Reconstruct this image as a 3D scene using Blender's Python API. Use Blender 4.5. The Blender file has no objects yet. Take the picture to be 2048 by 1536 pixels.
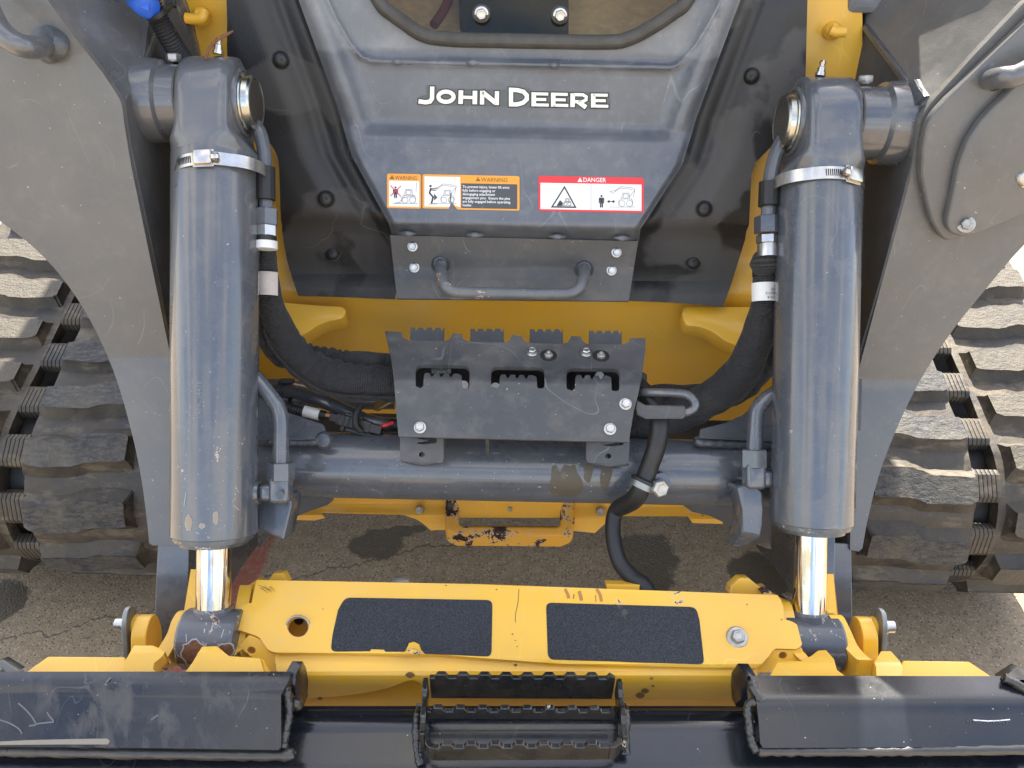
import bpy, bmesh, math, random
from mathutils import Vector, Matrix
from mathutils.geometry import tessellate_polygon
random.seed(7)
S = bpy.context.scene
R = math.radians
# ------------------------------------------------------------------ camera
H, PITCH, ROLL, F = 1.25, R(36), R(1.2), 1547.0
CAM = Vector((0, 0, H))
fw = Vector((0, math.cos(PITCH), -math.sin(PITCH)))
rt0 = Vector((1, 0, 0)); up0 = Vector((0, math.sin(PITCH), math.cos(PITCH)))
rt = rt0*math.cos(ROLL) + up0*math.sin(ROLL)
up = -rt0*math.sin(ROLL) + up0*math.cos(ROLL)
cd = bpy.data.cameras.new('camera'); cam = bpy.data.objects.new('camera', cd); S.collection.objects.link(cam)
cam.matrix_world = Matrix(((rt.x, up.x, -fw.x, 0), (rt.y, up.y, -fw.y, 0), (rt.z, up.z, -fw.z, H), (0, 0, 0, 1)))
cd.sensor_fit = 'HORIZONTAL'; cd.sensor_width = 36; cd.lens = 36*F/2048; cd.clip_start = 0.01; cd.clip_end = 300
S.camera = cam
# ------------------------------------------------------------------ light
SUN_EL, SUN_AZ = R(50), R(12)            # the sun stands behind the machine, a little to the right
w = bpy.data.worlds.new('World'); S.world = w; w.use_nodes = True
nt = w.node_tree; bg = nt.nodes['Background']
sky = nt.nodes.new('ShaderNodeTexSky'); sky.sky_type = 'NISHITA'; sky.sun_disc = False
sky.sun_elevation = SUN_EL; sky.sun_rotation = SUN_AZ; sky.air_density = 1.0; sky.dust_density = 3.0
tc = nt.nodes.new('ShaderNodeTexCoord'); cn = nt.nodes.new('ShaderNodeTexNoise'); cmp_ = nt.nodes.new('ShaderNodeMapping'); cmp_.inputs['Scale'].default_value = (1, 1, 2.2)
cn.inputs['Scale'].default_value = 2.6; cn.inputs['Detail'].default_value = 6; cn.inputs['Roughness'].default_value = .55
cr = nt.nodes.new('ShaderNodeMapRange'); cr.inputs[1].default_value = .46; cr.inputs[2].default_value = .60
cm = nt.nodes.new('ShaderNodeMix'); cm.data_type = 'RGBA'; cm.inputs[7].default_value = (4.6, 4.3, 3.8, 1)      # broken white cloud
nt.links.new(tc.outputs['Generated'], cmp_.inputs[0]); nt.links.new(cmp_.outputs[0], cn.inputs['Vector']); nt.links.new(cn.outputs['Fac'], cr.inputs[0])
nt.links.new(cr.outputs[0], cm.inputs[0]); nt.links.new(sky.outputs[0], cm.inputs[6]); nt.links.new(cm.outputs[2], bg.inputs[0]); bg.inputs[1].default_value = 0.15
sl = bpy.data.lights.new('sun', 'SUN'); sl.energy = 5.0; sl.angle = R(0.5); sl.color = (1, 0.92, 0.79)
so = bpy.data.objects.new('sun', sl); S.collection.objects.link(so)
tosun = Vector((math.sin(SUN_AZ)*math.cos(SUN_EL), math.cos(SUN_AZ)*math.cos(SUN_EL), math.sin(SUN_EL)))
so.rotation_euler = tosun.to_track_quat('Z', 'Y').to_euler(); so.location = (0, 3, 5)
S.view_settings.view_transform = 'Standard'; S.view_settings.look = 'None'
S.view_settings.exposure = 2.1; S.view_settings.gamma = 1

# ------------------------------------------------------------------ materials
def rgb(*c): return (c[0], c[1], c[2], 1)
class M:
    def __init__(s, name):
        s.m = bpy.data.materials.new(name); s.m.use_nodes = True; s.t = s.m.node_tree
        s.b = s.t.nodes['Principled BSDF']; s.pos = None
    def n(s, ty, **kw):
        o = s.t.nodes.new('ShaderNode'+ty)
        for k, v in kw.items(): setattr(o, k, v)
        return o
    def l(s, a, b): s.t.links.new(a, b)
    def P(s):
        if s.pos is None: s.pos = s.n('NewGeometry').outputs['Position']
        return s.pos
    def noise(s, scale, detail=4, rough=.6, stretch=None, dist=0, vec=None):
        v = vec or s.P()
        if stretch:
            mp = s.n('Mapping'); mp.inputs['Scale'].default_value = stretch[:3]
            if len(stretch) > 3: mp.inputs['Rotation'].default_value = stretch[3:6]
            s.l(v, mp.inputs[0]); v = mp.outputs[0]
        o = s.n('TexNoise'); o.inputs['Scale'].default_value = scale; o.inputs['Detail'].default_value = detail
        o.inputs['Roughness'].default_value = rough; o.inputs['Distortion'].default_value = dist; s.l(v, o.inputs['Vector'])
        return o.outputs['Fac']
    def ramp(s, fac, a, b, lo=0., hi=1.):
        o = s.n('MapRange'); s.l(fac, o.inputs[0])
        for i, v in enumerate((a, b, lo, hi)): o.inputs[i+1].default_value = v
        return o.outputs[0]
    def math(s, op, a, b=None, c=None):
        o = s.n('Math', operation=op)
        for i, v in enumerate((a, b, c)):
            if v is None: continue
            if isinstance(v, (int, float)): o.inputs[i].default_value = v
            else: s.l(v, o.inputs[i])
        return o.outputs[0]
    def mix(s, fac, a, b):
        o = s.n('Mix', data_type='RGBA')
        for i, v in ((0, fac), (6, a), (7, b)):
            if isinstance(v, (int, float)): o.inputs[i].default_value = v
            elif isinstance(v, tuple): o.inputs[i].default_value = rgb(*v)
            else: s.l(v, o.inputs[i])
        return o.outputs[2]
    def scratch(s, scale, width, seedrot=0., stretch=(1, 1, 1)):
        n = s.noise(scale, 2, .4, stretch=(*stretch, seedrot, seedrot*.7, seedrot*1.3), dist=.25)
        d = s.math('ABSOLUTE', s.math('SUBTRACT', n, .5))
        l = s.ramp(d, 0, width*.6, 1, 0)
        k = s.ramp(s.noise(scale*.9+3, 2, .5, stretch=(1, 1, 1, 1+seedrot, 2, 0)), .52, .6)
        return s.math('MULTIPLY', l, k)
    def bump(s, h, strength=.3, dist=.001, normal=None):
        o = s.n('Bump'); o.inputs['Strength'].default_value = strength; o.inputs['Distance'].default_value = dist
        s.l(h, o.inputs['Height'])
        if normal is not None: s.l(normal, o.inputs['Normal'])
        return o.outputs[0]
    def set(s, **kw):
        mp = dict(col='Base Color', rough='Roughness', metal='Metallic', coat='Coat Weight', coatr='Coat Roughness', spec='Specular IOR Level', normal='Normal', sheen='Sheen Weight', trans='Transmission Weight', ior='IOR', alpha='Alpha')
        for k, v in kw.items():
            i = s.b.inputs[mp[k]]
            if isinstance(v, (int, float)): i.default_value = v
            elif isinstance(v, tuple): i.default_value = rgb(*v)
            else: s.l(v, i)
        return s.m

def paint(name, base, dust=(.30, .27, .23), dusty=.25, rough=.28, peel=.12, scr=.5, scale=1., chips=None, chip_amt=.0, coat=.5, waves=.0, ztop=None, smear=0):
    m = M(name)
    d = m.ramp(m.noise(5*scale, 6, .62), .42, .72, 0, dusty)
    d2 = m.ramp(m.noise(38*scale, 5, .7), .5, .75, 0, dusty*.7)
    dd = m.math('ADD', d, d2)
    if ztop:                                                     # a ledge that has kept a film of dust
        sz = m.n('SeparateXYZ'); m.l(m.P(), sz.inputs[0])
        dd = m.math('ADD', dd, m.math('MULTIPLY', m.ramp(m.math('ADD', sz.outputs[2], m.math('MULTIPLY', m.noise(20, 5), .012)), ztop, ztop+.006), m.ramp(m.noise(9, 5, .65), .3, .7, .25, .6)))
    if smear:                                                    # diagonal wipes of dried mud
        m1 = m.n('Mapping'); m1.inputs['Rotation'].default_value = (0, R(-38), 0); m.l(m.P(), m1.inputs[0])
        st = m.noise(7, 6, .65, stretch=(1.2, 3, 9), vec=m1.outputs[0], dist=.3)
        dd = m.math('ADD', dd, m.math('MULTIPLY', m.ramp(st, .50, .66, 0, smear), m.ramp(m.noise(4, 3), .42, .58)))
    vr = m.ramp(m.noise(2.5*scale, 3), .3, .7)
    base2 = tuple(c*.86 for c in base)
    col = m.mix(vr, base, base2)
    col = m.mix(dd, col, dust)
    s1 = m.math('MAXIMUM', m.scratch(7*scale, .004, .4), m.scratch(11*scale, .005, 2.1, (1, .35, .35)))
    s1 = m.math('MULTIPLY', s1, scr)
    light = tuple(min(1, c*1.9+.07) for c in base)
    col = m.mix(s1, col, light)
    sp = m.ramp(m.noise(260*scale, 2, .5), .745, .77)            # tiny nicks in the paint
    col = m.mix(m.math('MULTIPLY', sp, .6), col, (.55, .53, .5))
    rg = m.math('ADD', m.math('MULTIPLY', dd, 1.1), rough)
    rg = m.math('ADD', rg, m.ramp(m.noise(14*scale, 4), .35, .7, -.05, .13))
    met = None
    if chips:
        c = m.noise(30, 6, .72, dist=.4); big = m.noise(7, 3)
        cm = m.ramp(m.math('ADD', c, m.math('MULTIPLY', big, .6)), 1.02-chip_amt, 1.03-chip_amt)
        rust = m.mix(m.ramp(m.noise(90, 4), .35, .65), chips, tuple(x*.4 for x in chips))
        rim = m.ramp(m.math('ADD', c, m.math('MULTIPLY', big, .6)), 1.008-chip_amt, 1.016-chip_amt)
        col = m.mix(rim, col, (.62, .56, .48)); col = m.mix(cm, col, rust)
        rg = m.math('ADD', rg, m.math('MULTIPLY', cm, .5))
    nb = m.bump(m.noise(420*scale, 3, .55), peel, .0006)
    if waves: nb = m.bump(m.noise(55, 3, .5), waves, .003, nb)
    return m.set(col=col, rough=rg, coat=coat, coatr=.10, normal=nb, spec=.5)

GREY = paint('grey_machine_paint', (.070, .078, .092), waves=.06, dusty=.20, rough=.2, scr=.3, coat=.8)
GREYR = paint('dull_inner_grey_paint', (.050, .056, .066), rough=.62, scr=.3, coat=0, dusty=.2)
GREYA = paint('grey_arm_paint', (.100, .104, .108), rough=.40, peel=.3, waves=.07, scr=.38, dusty=.22, coat=.3)
GREYD = paint('grey_door_paint', (.086, .095, .112), rough=.34, scr=.5, dusty=.40, dust=(.27, .28, .29), peel=.2, coat=.4, ztop=1.002)
GREYC = paint('chipped_grey_paint', (.072, .082, .098), rough=.21, chips=(.16, .075, .04), chip_amt=.0, dusty=.20, waves=.07, coat=.75, scr=.3)
GREYB = paint('scuffed_grey_bracket_paint', (.048, .050, .052), rough=.42, scr=.9, dusty=.38, dust=(.24, .22, .20), coat=.2)
YEL = paint('yellow_machine_paint', (.92, .50, .03), dust=(.66, .50, .27), dusty=.2, rough=.36, scr=.15, peel=.15, coat=.35)
YELC = paint('chipped_yellow_paint', (.92, .505, .03), dust=(.6, .44, .22), dusty=.25, rough=.36, scr=.2, chips=(.12, .055, .035), chip_amt=.025, coat=.35)
YELX = paint('worn_yellow_paint', (.85, .44, .03), dust=(.5, .38, .2), dusty=.3, rough=.4, scr=.2, chips=(.07, .035, .025), chip_amt=.20, coat=.3)
BLK = paint('black_attachment_paint', (.006, .008, .012), dust=(.05, .05, .05), dusty=.06, rough=.17, scr=.25, peel=.12, coat=.25)
BLKS = paint('scraped_black_paint', (.006, .007, .010), dust=(.12, .11, .10), dusty=.12, rough=.2, scr=.7, peel=.15, coat=.2, scale=1.3, smear=.55)
BLKG = paint('worn_black_step_paint', (.006, .0065, .007), dust=(.12, .10, .075), dusty=.24, rough=.22, scr=.5, scale=2.2, chips=(.35, .34, .32), chip_amt=.03, coat=.4)

def plastic(name, base, stain=.5):
    m = M(name)
    d = m.ramp(m.noise(8, 5, .42, dist=.3), .53, .56, 0, stain)       # dried water marks with a sharp edge
    col = m.mix(d, base, (.075, .072, .07))
    col = m.mix(m.math('MULTIPLY', m.scratch(9, .006, 1.2), .5), col, (.16, .16, .16))
    rg = m.ramp(m.noise(5, 4), .3, .7, .36, .52)
    return m.set(col=col, rough=m.math('ADD', rg, m.math('MULTIPLY', d, .3)), normal=m.bump(m.noise(700, 2, .5), .5, .0008), spec=.5)
PLA = plastic('textured_black_plastic', (.016, .0165, .018))
PLAR = plastic('water_marked_black_plastic', (.016, .0165, .018), .95)
PLA2 = plastic('smooth_black_plastic', (.012, .012, .013), .2)

def simple(name, col, rough=.5, metal=0., nscale=60, var=.25, bumps=.15, **kw):
    m = M(name); f = m.ramp(m.noise(nscale, 4), .3, .7)
    c = m.mix(f, col, tuple(x*(1-var) for x in col))
    r = m.ramp(m.noise(nscale*.6, 3), .3, .7, rough*.85, min(1, rough*1.2))
    return m.set(col=c, rough=r, metal=metal, normal=m.bump(m.noise(nscale*6, 3), bumps, .0005), **kw)
ZINC = simple('zinc_plated_steel', (.62, .61, .58), .34, 1., 90)
ZINCD = simple('weathered_zinc_steel', (.52, .51, .48), .45, .85, 60, .4)
STAIN = simple('stainless_band', (.66, .62, .56), .28, 1., 40, .3)
BRASS = simple('gold_zinc_plate', (.55, .43, .22), .4, .9, 40, .4)
BLACK = simple('black_rubber', (.014, .014, .015), .5, 0, 50, .3)
WHITEP = simple('white_plastic', (.72, .72, .70), .45, 0, 30, .15)
RED = simple('red_wire_insulation', (.65, .03, .035), .35)
COPPER = simple('orange_wire_seal', (.6, .28, .14), .5)
BLUE = simple('blue_tape', (.03, .13, .62), .4, bumps=.6)
TWIG = simple('dry_twig_bark', (.22, .10, .055), .8, 0, 200, .5, .6)
PLATE = simple('galvanised_plate', (.36, .37, .36), .5, .8, 40, .35)
GASK = simple('weathered_gasket', (.075, .070, .062), .55, 0, 50, .4, .4)
def weldm(name, c): return simple(name, c, .3, 0, 120, .4, .9, coat=.4)
WELDG = weldm('painted_weld_grey', (.07, .078, .09)); WELDB = weldm('painted_weld_black', (.035, .032, .028)); 

def chrome():
    m = M('polished_chrome_rod')
    f = m.ramp(m.noise(30, 4, stretch=(3, .6, .6)), .45, .62, 0, .8)  # brown streaks in the colour stand in for warm reflections on the chrome
    return m.set(col=m.mix(f, (.62, .61, .60), (.42, .30, .16)), metal=1., rough=m.ramp(m.noise(14, 4), .4, .75, .06, .25), normal=m.bump(m.noise(300, 2), .04, .0004))
CHROME = chrome()
def grip():
    m = M('black_grip_tape')
    n = m.noise(620, 3, .7); c = m.mix(m.ramp(n, .4, .68), (.008, .009, .012), (.060, .066, .080))
    c = m.mix(m.ramp(m.noise(22, 6, .7), .66, .70, 0, .35), c, (.2, .17, .12))
    return m.set(col=c, rough=.5, normal=m.bump(n, 1., .0018))
GRIP = grip()
def glass():
    m = M('window_glass'); t = m.n('BsdfTransparent'); t.inputs[0].default_value = (.86, .86, .80, 1); g = m.n('BsdfGlossy'); g.inputs['Roughness'].default_value = .04
    fr = m.n('Fresnel'); fr.inputs[0].default_value = 1.3; x = m.n('MixShader'); m.l(fr.outputs[0], x.inputs[0]); m.l(t.outputs[0], x.inputs[1]); m.l(g.outputs[0], x.inputs[2])
    m.l(x.outputs[0], m.t.nodes['Material Output'].inputs[0]); return m.m
GLASS = glass()
def rubber(name, face, dusty=0.):
    m = M(name)
    oi = m.n('ObjectInfo').outputs['Random']
    n1 = m.noise(16, 6, .65, dist=.5); st = m.noise(12, 5, .7, stretch=(1, 2.5, 2.5))
    base = m.mix(m.ramp(n1, .35, .62), (.024, .023, .022), (.070, .058, .043))
    base = m.mix(m.ramp(st, .53, .62, 0, .7), base, (.135, .108, .072))
    if face:
        sc = m.noise(160, 5, .75, stretch=(.35, 1, 1, 0, .3, .5))
        base = m.mix(m.ramp(sc, .42, .66), (.022, .023, .026), (.085, .085, .083))
        base = m.mix(m.ramp(m.noise(11, 5, .7), .45, .72, 0, .8), base, (.12, .105, .08))
        base = m.mix(m.ramp(m.noise(24, 6, .75), .64, .70, 0, .6), base, (.30, .20, .12))
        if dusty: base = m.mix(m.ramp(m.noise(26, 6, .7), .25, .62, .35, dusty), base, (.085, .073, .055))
        h = m.math('ADD', m.math('MULTIPLY', sc, .7), m.noise(90, 5, .7))
        return m.set(col=base, rough=.62, normal=m.bump(m.math('ADD', h, m.math('MULTIPLY', m.noise(34, 5, .7), .9)), 1., .0036), spec=.4)
    return m.set(col=base, rough=m.ramp(n1, .3, .7, .42, .75), normal=m.bump(m.noise(70, 6, .65), .6, .003), spec=.45)
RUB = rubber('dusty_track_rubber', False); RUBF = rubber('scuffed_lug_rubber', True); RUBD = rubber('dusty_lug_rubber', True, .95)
def sleeve():
    m = M('woven_hose_sleeve'); uv = m.n('UVMap').outputs[0]
    wv = m.n('TexWave'); wv.bands_direction = 'X'; wv.inputs['Scale'].default_value = 130; wv.inputs['Distortion'].default_value = .6; m.l(uv, wv.inputs[0])
    w2 = m.n('TexWave'); w2.bands_direction = 'Y'; w2.inputs['Scale'].default_value = 150; m.l(uv, w2.inputs[0])
    h = m.math('ADD', wv.outputs['Fac'], m.math('MULTIPLY', w2.outputs['Fac'], .4))
    c = m.mix(m.ramp(h, .3, 1.3), (.008, .008, .009), (.036, .036, .038))
    c = m.mix(m.ramp(m.noise(16, 5), .55, .8, 0, .4), c, (.10, .09, .08))
    nb = m.bump(h, .35, .001); nb = m.bump(m.noise(38, 4, .55, stretch=(1, .5, 1.5)), 1., .014, nb)
    return m.set(col=c, rough=.85, normal=nb, sheen=.08)
SLEEVE = sleeve()
def flat(name, c, rough=.45): 
    m = M(name); return m.set(col=m.mix(m.ramp(m.noise(60, 5, .7), .6, .75, 0, .25), c, (.35, .33, .3)), rough=rough)
F_WHITE = flat('decal_white', (.78, .78, .75)); F_LET = flat('decal_cream_white', (.82, .84, .74)); F_BLACK = flat('decal_black', (.028, .028, .03))
F_OR = flat('decal_orange', (.80, .33, .03)); F_RED = flat('decal_red', (.68, .035, .04)); F_GRY = flat('decal_grey_film', (.085, .10, .105)); F_DK = flat('decal_charcoal', (.065, .068, .075)); F_LINE = flat('decal_thin_line', (.18, .18, .18)); F_WARN = flat('decal_brown_letters', (.16, .07, .015))
F_PAINTW = flat('faint_stencil', (.16, .17, .175)); F_ETCH = flat('etched_paint', (.05, .055, .068), .6)

def ground_mat():
    m = M('exposed_aggregate_concrete')
    v = m.n('TexVoronoi'); v.inputs['Scale'].default_value = 205; m.l(m.P(), v.inputs['Vector'])
    v2 = m.n('TexVoronoi'); v2.inputs['Scale'].default_value = 330; m.l(m.P(), v2.inputs['Vector'])
    sep = m.n('SeparateColor'); m.l(v.outputs['Color'], sep.inputs[0]); r = sep.outputs[0]
    stone = m.mix(m.ramp(r, .2, .8), (.20, .145, .09), (.40, .32, .215))
    stone = m.mix(m.ramp(sep.outputs[1], .80, .84), stone, (.24, .15, .095))
    stone = m.mix(m.ramp(sep.outputs[2], .86, .9), stone, (.40, .33, .24))
    stone = m.mix(m.ramp(sep.outputs[2], .14, .1), stone, (.10, .085, .065))
    cem = m.mix(m.ramp(m.noise(40, 5), .3, .7), (.22, .165, .105), (.32, .25, .165))
    edge = m.ramp(v.outputs['Distance'], .22, .5)
    c = m.mix(edge, stone, cem)
    big = m.ramp(m.noise(1.4, 5, .6), .35, .65, .82, 1.1)
    pm = m.n('Mix', data_type='RGBA'); pm.blend_type = 'MULTIPLY'; pm.inputs[0].default_value = 1
    m.l(c, pm.inputs[6]); cb = m.n('CombineColor'); [m.l(big, cb.inputs[i]) for i in range(3)]; m.l(cb.outputs[0], pm.inputs[7]); c = pm.outputs[2]
    # wet drip spots with their own outline
    sx = m.n('SeparateXYZ'); m.l(m.P(), sx.inputs[0]); wob = m.math('MULTIPLY', m.math('SUBTRACT', m.noise(22, 6, .7), .5), .2)
    wet = None
    for (x, y, rx, ry) in WET:
        dx = m.math('DIVIDE', m.math('SUBTRACT', sx.outputs[0], x), rx); dy = m.math('DIVIDE', m.math('SUBTRACT', sx.outputs[1], y), ry)
        d = m.math('SQRT', m.math('ADD', m.math('MULTIPLY', dx, dx), m.math('MULTIPLY', dy, dy)))
        d = m.math('ADD', d, m.math('MULTIPLY', wob, 6.))
        k = m.ramp(d, .95, 1.1, 1, 0); wet = k if wet is None else m.math('MAXIMUM', wet, k)
    c = m.mix(m.math('MULTIPLY', wet, .86), c, (.034, .024, .012))
    rg = m.math('SUBTRACT', .85, m.math('MULTIPLY', wet, .28))
    # hairline crack
    cn = m.math('ADD', m.math('SUBTRACT', sx.outputs[1], 1.175), m.math('MULTIPLY', m.math('SUBTRACT', m.noise(5, 5, .7, stretch=(1, .2, 1)), .5), .16))
    cn = m.math('ADD', cn, m.math('MULTIPLY', sx.outputs[0], -.32))
    ck = m.math('MULTIPLY', m.ramp(m.math('ABSOLUTE', cn), .0008, .003, 1, 0), m.ramp(sx.outputs[0], -.05, 0., 1, 0))
    c = m.mix(m.math('MULTIPLY', ck, .8), c, (.05, .04, .03))
    red = m.math('MULTIPLY', m.ramp(m.math('ABSOLUTE', m.math('ADD', sx.outputs[0], .56)), .052, .060, 1, 0), m.ramp(m.noise(60, 5, .7), .40, .55, .35, .8))
    c = m.mix(m.math('MULTIPLY', red, 1.), c, (.30, .055, .04))
    h = m.math('ADD', m.ramp(v.outputs['Distance'], 0, .6, 1, 0), m.math('MULTIPLY', m.ramp(v2.outputs['Distance'], 0, .6, 1, 0), .5))
    return m.set(col=c, rough=rg, normal=m.bump(h, .35, .002))

# ------------------------------------------------------------------ mapping helpers
cR, sR = math.cos(ROLL), math.sin(ROLL)
def ray(px, py): return fw + rt*((px-1024)/F) + up*(-(py-768)/F)
def W(px, py, d): return CAM + ray(px, py)*d
def yrow(px, py): return 768 + (py-768)*cR - (px-1024)*sR
class Prof:                                    # a surface swept along X; 1/depth is linear over flat stretches
    def __init__(s, pts, soft=0, off=0): s.p = [(y, 1/d) for y, d in pts]; s.soft = soft; s.off = off
    def lin(s, y):
        p = s.p
        if y <= p[0][0]: a, b = p[0], p[1]
        elif y >= p[-1][0]: a, b = p[-2], p[-1]
        else:
            for a, b in zip(p, p[1:]):
                if a[0] <= y <= b[0]: break
        return a[1] + (b[1]-a[1])*(y-a[0])/(b[0]-a[0])
    def __call__(s, px, py):
        y = yrow(px, py)
        if s.soft: v = sum(s.lin(y+s.soft*k/4) for k in range(-4, 5))/9
        else: v = s.lin(y)
        return 1/v + s.off
    def plus(s, o): q = Prof([(0, 1), (1, 1)], s.soft, s.off+o); q.p = s.p; return q
def depth_at_Y(row, Y):                        # depth of the world plane Y=const seen on an image row
    r = fw + up0*(-(row-768)/F); return Y/r.y
def on_X(px, py, X): r = ray(px, py); return CAM + r*(X/r.x)
def on_cyl(px, py, A, ax, rad):           # where the line of sight meets a round bar
    d = ray(px, py); o = CAM-A; d2 = d-ax*d.dot(ax); o2 = o-ax*o.dot(ax); qa = d2.dot(d2); qb = 2*d2.dot(o2); qc = o2.dot(o2)-rad*rad
    ds = max(0, qb*qb-4*qa*qc); return CAM+d*((-qb-math.sqrt(ds))/(2*qa))
def on_plane(px, py, P, N): r = ray(px, py); return CAM + r*((P-CAM).dot(N)/r.dot(N))
def interp(pts, v):
    if v <= pts[0][0]: return pts[0][1]
    for a, b in zip(pts, pts[1:]):
        if v <= b[0]: return a[1] + (b[1]-a[1])*(v-a[0])/(b[0]-a[0])
    return pts[-1][1]
def sm(t, a, b):
    t = max(0, min(1, (t-a)/(b-a))); return t*t*(3-2*t)
def rounded(pts, r, n=4):
    out = []; N = len(pts)
    for i in range(N):
        a, b, c = pts[i-1], pts[i], pts[(i+1) % N]; rr = r[i] if isinstance(r, (list, tuple)) else r
        A = Vector(a[:2]); B = Vector(b[:2]); C = Vector(c[:2]); u = A-B; v = C-B
        q = min(rr, u.length*.45, v.length*.45)
        if q < .5: out.append((B.x, B.y)); continue
        p0 = B+u.normalized()*q; p1 = B+v.normalized()*q
        for k in range(n+1):
            t = k/n; p = p0*(1-t)**2 + B*2*t*(1-t) + p1*t*t; out.append((p.x, p.y))
    return out
def smooth_line(pts, sub=6, closed=False):
    P = [Vector(p) for p in pts]; n = len(P); out = []
    rng = range(n if closed else n-1)
    for i in rng:
        if closed: a, b, c, d = P[i-1], P[i], P[(i+1) % n], P[(i+2) % n]
        else: a, b, c, d = P[max(0, i-1)], P[i], P[i+1], P[min(n-1, i+2)]
        for k in range(sub):
            t = k/sub; out.append(.5*((2*b)+(c-a)*t+(2*a-5*b+4*c-d)*t*t+(3*b-a-3*c+d)*t**3))
    if not closed: out.append(P[-1])
    return out
def sline(pts, sub=5): return [tuple(p) for p in smooth_line(pts, sub)]

# ------------------------------------------------------------------ objects
WM = {}
def empty(name, loc):
    o = bpy.data.objects.new(name, None); S.collection.objects.link(o); o.location = loc; o.empty_display_size = .05
    WM[o] = Matrix.Translation(loc); return o
def link(o, parent, M4, label=None, kind=None):
    S.collection.objects.link(o)
    if parent is not None:
        o.parent = parent; o.matrix_parent_inverse = WM[parent].inverted()
    o.matrix_basis = M4; WM[o] = M4
    if label: o['label'] = label
    if kind: o['kind'] = kind
    return o
def add(name, verts, faces, mats, parent=None, bevel=0, seg=2, label=None, kind=None, fm=None, uv=None, smooth=22, angle=28, recenter=True):
    verts = [Vector(v) for v in verts]
    c = sum(verts, Vector())/len(verts) if recenter else Vector()
    me = bpy.data.meshes.new(name); me.from_pydata([v-c for v in verts], [], faces)
    mats = mats if isinstance(mats, (list, tuple)) else [mats]
    for m in mats: me.materials.append(m)
    if fm: me.polygons.foreach_set('material_index', fm)
    if uv:
        l = me.uv_layers.new(name='UVMap')
        for lp in me.loops: l.data[lp.index].uv = uv[lp.vertex_index]
    if bevel:
        bm = bmesh.new(); bm.from_mesh(me)
        bmesh.ops.recalc_face_normals(bm, faces=bm.faces) if bevel < 0 else None
        es = [e for e in bm.edges if len(e.link_faces) == 2 and e.calc_face_angle(0) > R(angle)]
        bmesh.ops.bevel(bm, geom=es, offset=abs(bevel), segments=seg, profile=.5, affect='EDGES', clamp_overlap=True)
        bm.to_mesh(me); bm.free()
    for p in me.polygons: p.use_smooth = True
    me.set_sharp_from_angle(angle=R(smooth))
    o = bpy.data.objects.new(name, me)
    return link(o, parent, Matrix.Translation(c), label, kind)
def solidify(v, f, thick, dirv=None):
    n = len(v); nr = [Vector() for _ in v]; cnt = {}
    for q in f:
        N = Vector()
        for i in range(len(q)):
            a, b = v[q[i]], v[q[(i+1) % len(q)]]; N += a.cross(b)
        N = N.normalized() if N.length > 0 else N
        for i in q: nr[i] += N
        for i in range(len(q)): cnt[(q[i], q[(i+1) % len(q)])] = 1
    back = [p - ((dirv if dirv is not None else (nn.normalized() if nn.length > 0 else nn))*thick) for p, nn in zip(v, nr)]
    faces = list(f) + [tuple(n+i for i in reversed(q)) for q in f]
    for (a, b) in cnt:
        if (b, a) not in cnt: faces.append((b, a, a+n, b+n))
    return list(v)+back, faces
def tess(loops):
    vv = [[Vector((p[0], p[1], 0)) for p in l] for l in loops]
    flat_ = [p for l in vv for p in l]; return flat_, tessellate_polygon(vv)
def grid2d(loops, sx, sy, xcuts=(), ycuts=()):
    pts, tris = tess(loops); bm = bmesh.new(); bv = [bm.verts.new(p) for p in pts]
    for t in tris:
        try: bm.faces.new([bv[i] for i in t])
        except ValueError: pass
    xs = sorted(set([p.x for p in pts])); x0, x1 = xs[0], xs[-1]; y0 = min(p.y for p in pts); y1 = max(p.y for p in pts)
    cx = [x0+sx*k for k in range(1, int((x1-x0)/sx)+1)] if sx else []
    cy = [y0+sy*k for k in range(1, int((y1-y0)/sy)+1)] if sy else []
    cx += list(xcuts); cy += list(ycuts)
    for x in cx: bmesh.ops.bisect_plane(bm, geom=bm.verts[:]+bm.edges[:]+bm.faces[:], plane_co=(x, 0, 0), plane_no=(1, 0, 0), dist=1e-4)
    for y in cy: bmesh.ops.bisect_plane(bm, geom=bm.verts[:]+bm.edges[:]+bm.faces[:], plane_co=(0, y, 0), plane_no=(0, 1, 0), dist=1e-4)
    bmesh.ops.remove_doubles(bm, verts=bm.verts, dist=1e-3)
    def near(v, l): return any(abs(v-q) < 2e-3 for q in l)
    de = []
    for e in bm.edges:
        if len(e.link_faces) != 2: continue
        a, b = e.verts[0].co, e.verts[1].co
        if (abs(a.x-b.x) < 1e-3 and near(a.x, cx)) or (abs(a.y-b.y) < 1e-3 and near(a.y, cy)): continue
        de.append(e)
    bmesh.ops.dissolve_edges(bm, edges=de, use_verts=False, use_face_split=False)
    bm.verts.index_update()
    V = [v.co.copy() for v in bm.verts]; Fc = []
    for f in bm.faces:
        q = [v.index for v in f.verts]; A = 0
        for i in range(len(q)): a, b = V[q[i]], V[q[(i+1) % len(q)]]; A += a.x*b.y-b.x*a.y
        if A > 0: q.reverse()
        if abs(A) > 1e-3: Fc.append(tuple(q))
    bm.free(); return V, Fc
def sheet(name, outline, dfun, thick, mat, parent, holes=(), sx=0, sy=0, xcuts=(), ycuts=(), bevel=.0012, seg=2, **kw):
    V, Fc = grid2d([outline]+list(holes), sx, sy, xcuts, ycuts)
    v = [W(p.x, p.y, dfun(p.x, p.y) if callable(dfun) else dfun) for p in V]
    v, f = solidify(v, Fc, thick)
    return add(name, v, f, mat, parent, bevel=bevel, seg=seg, **kw)
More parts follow.
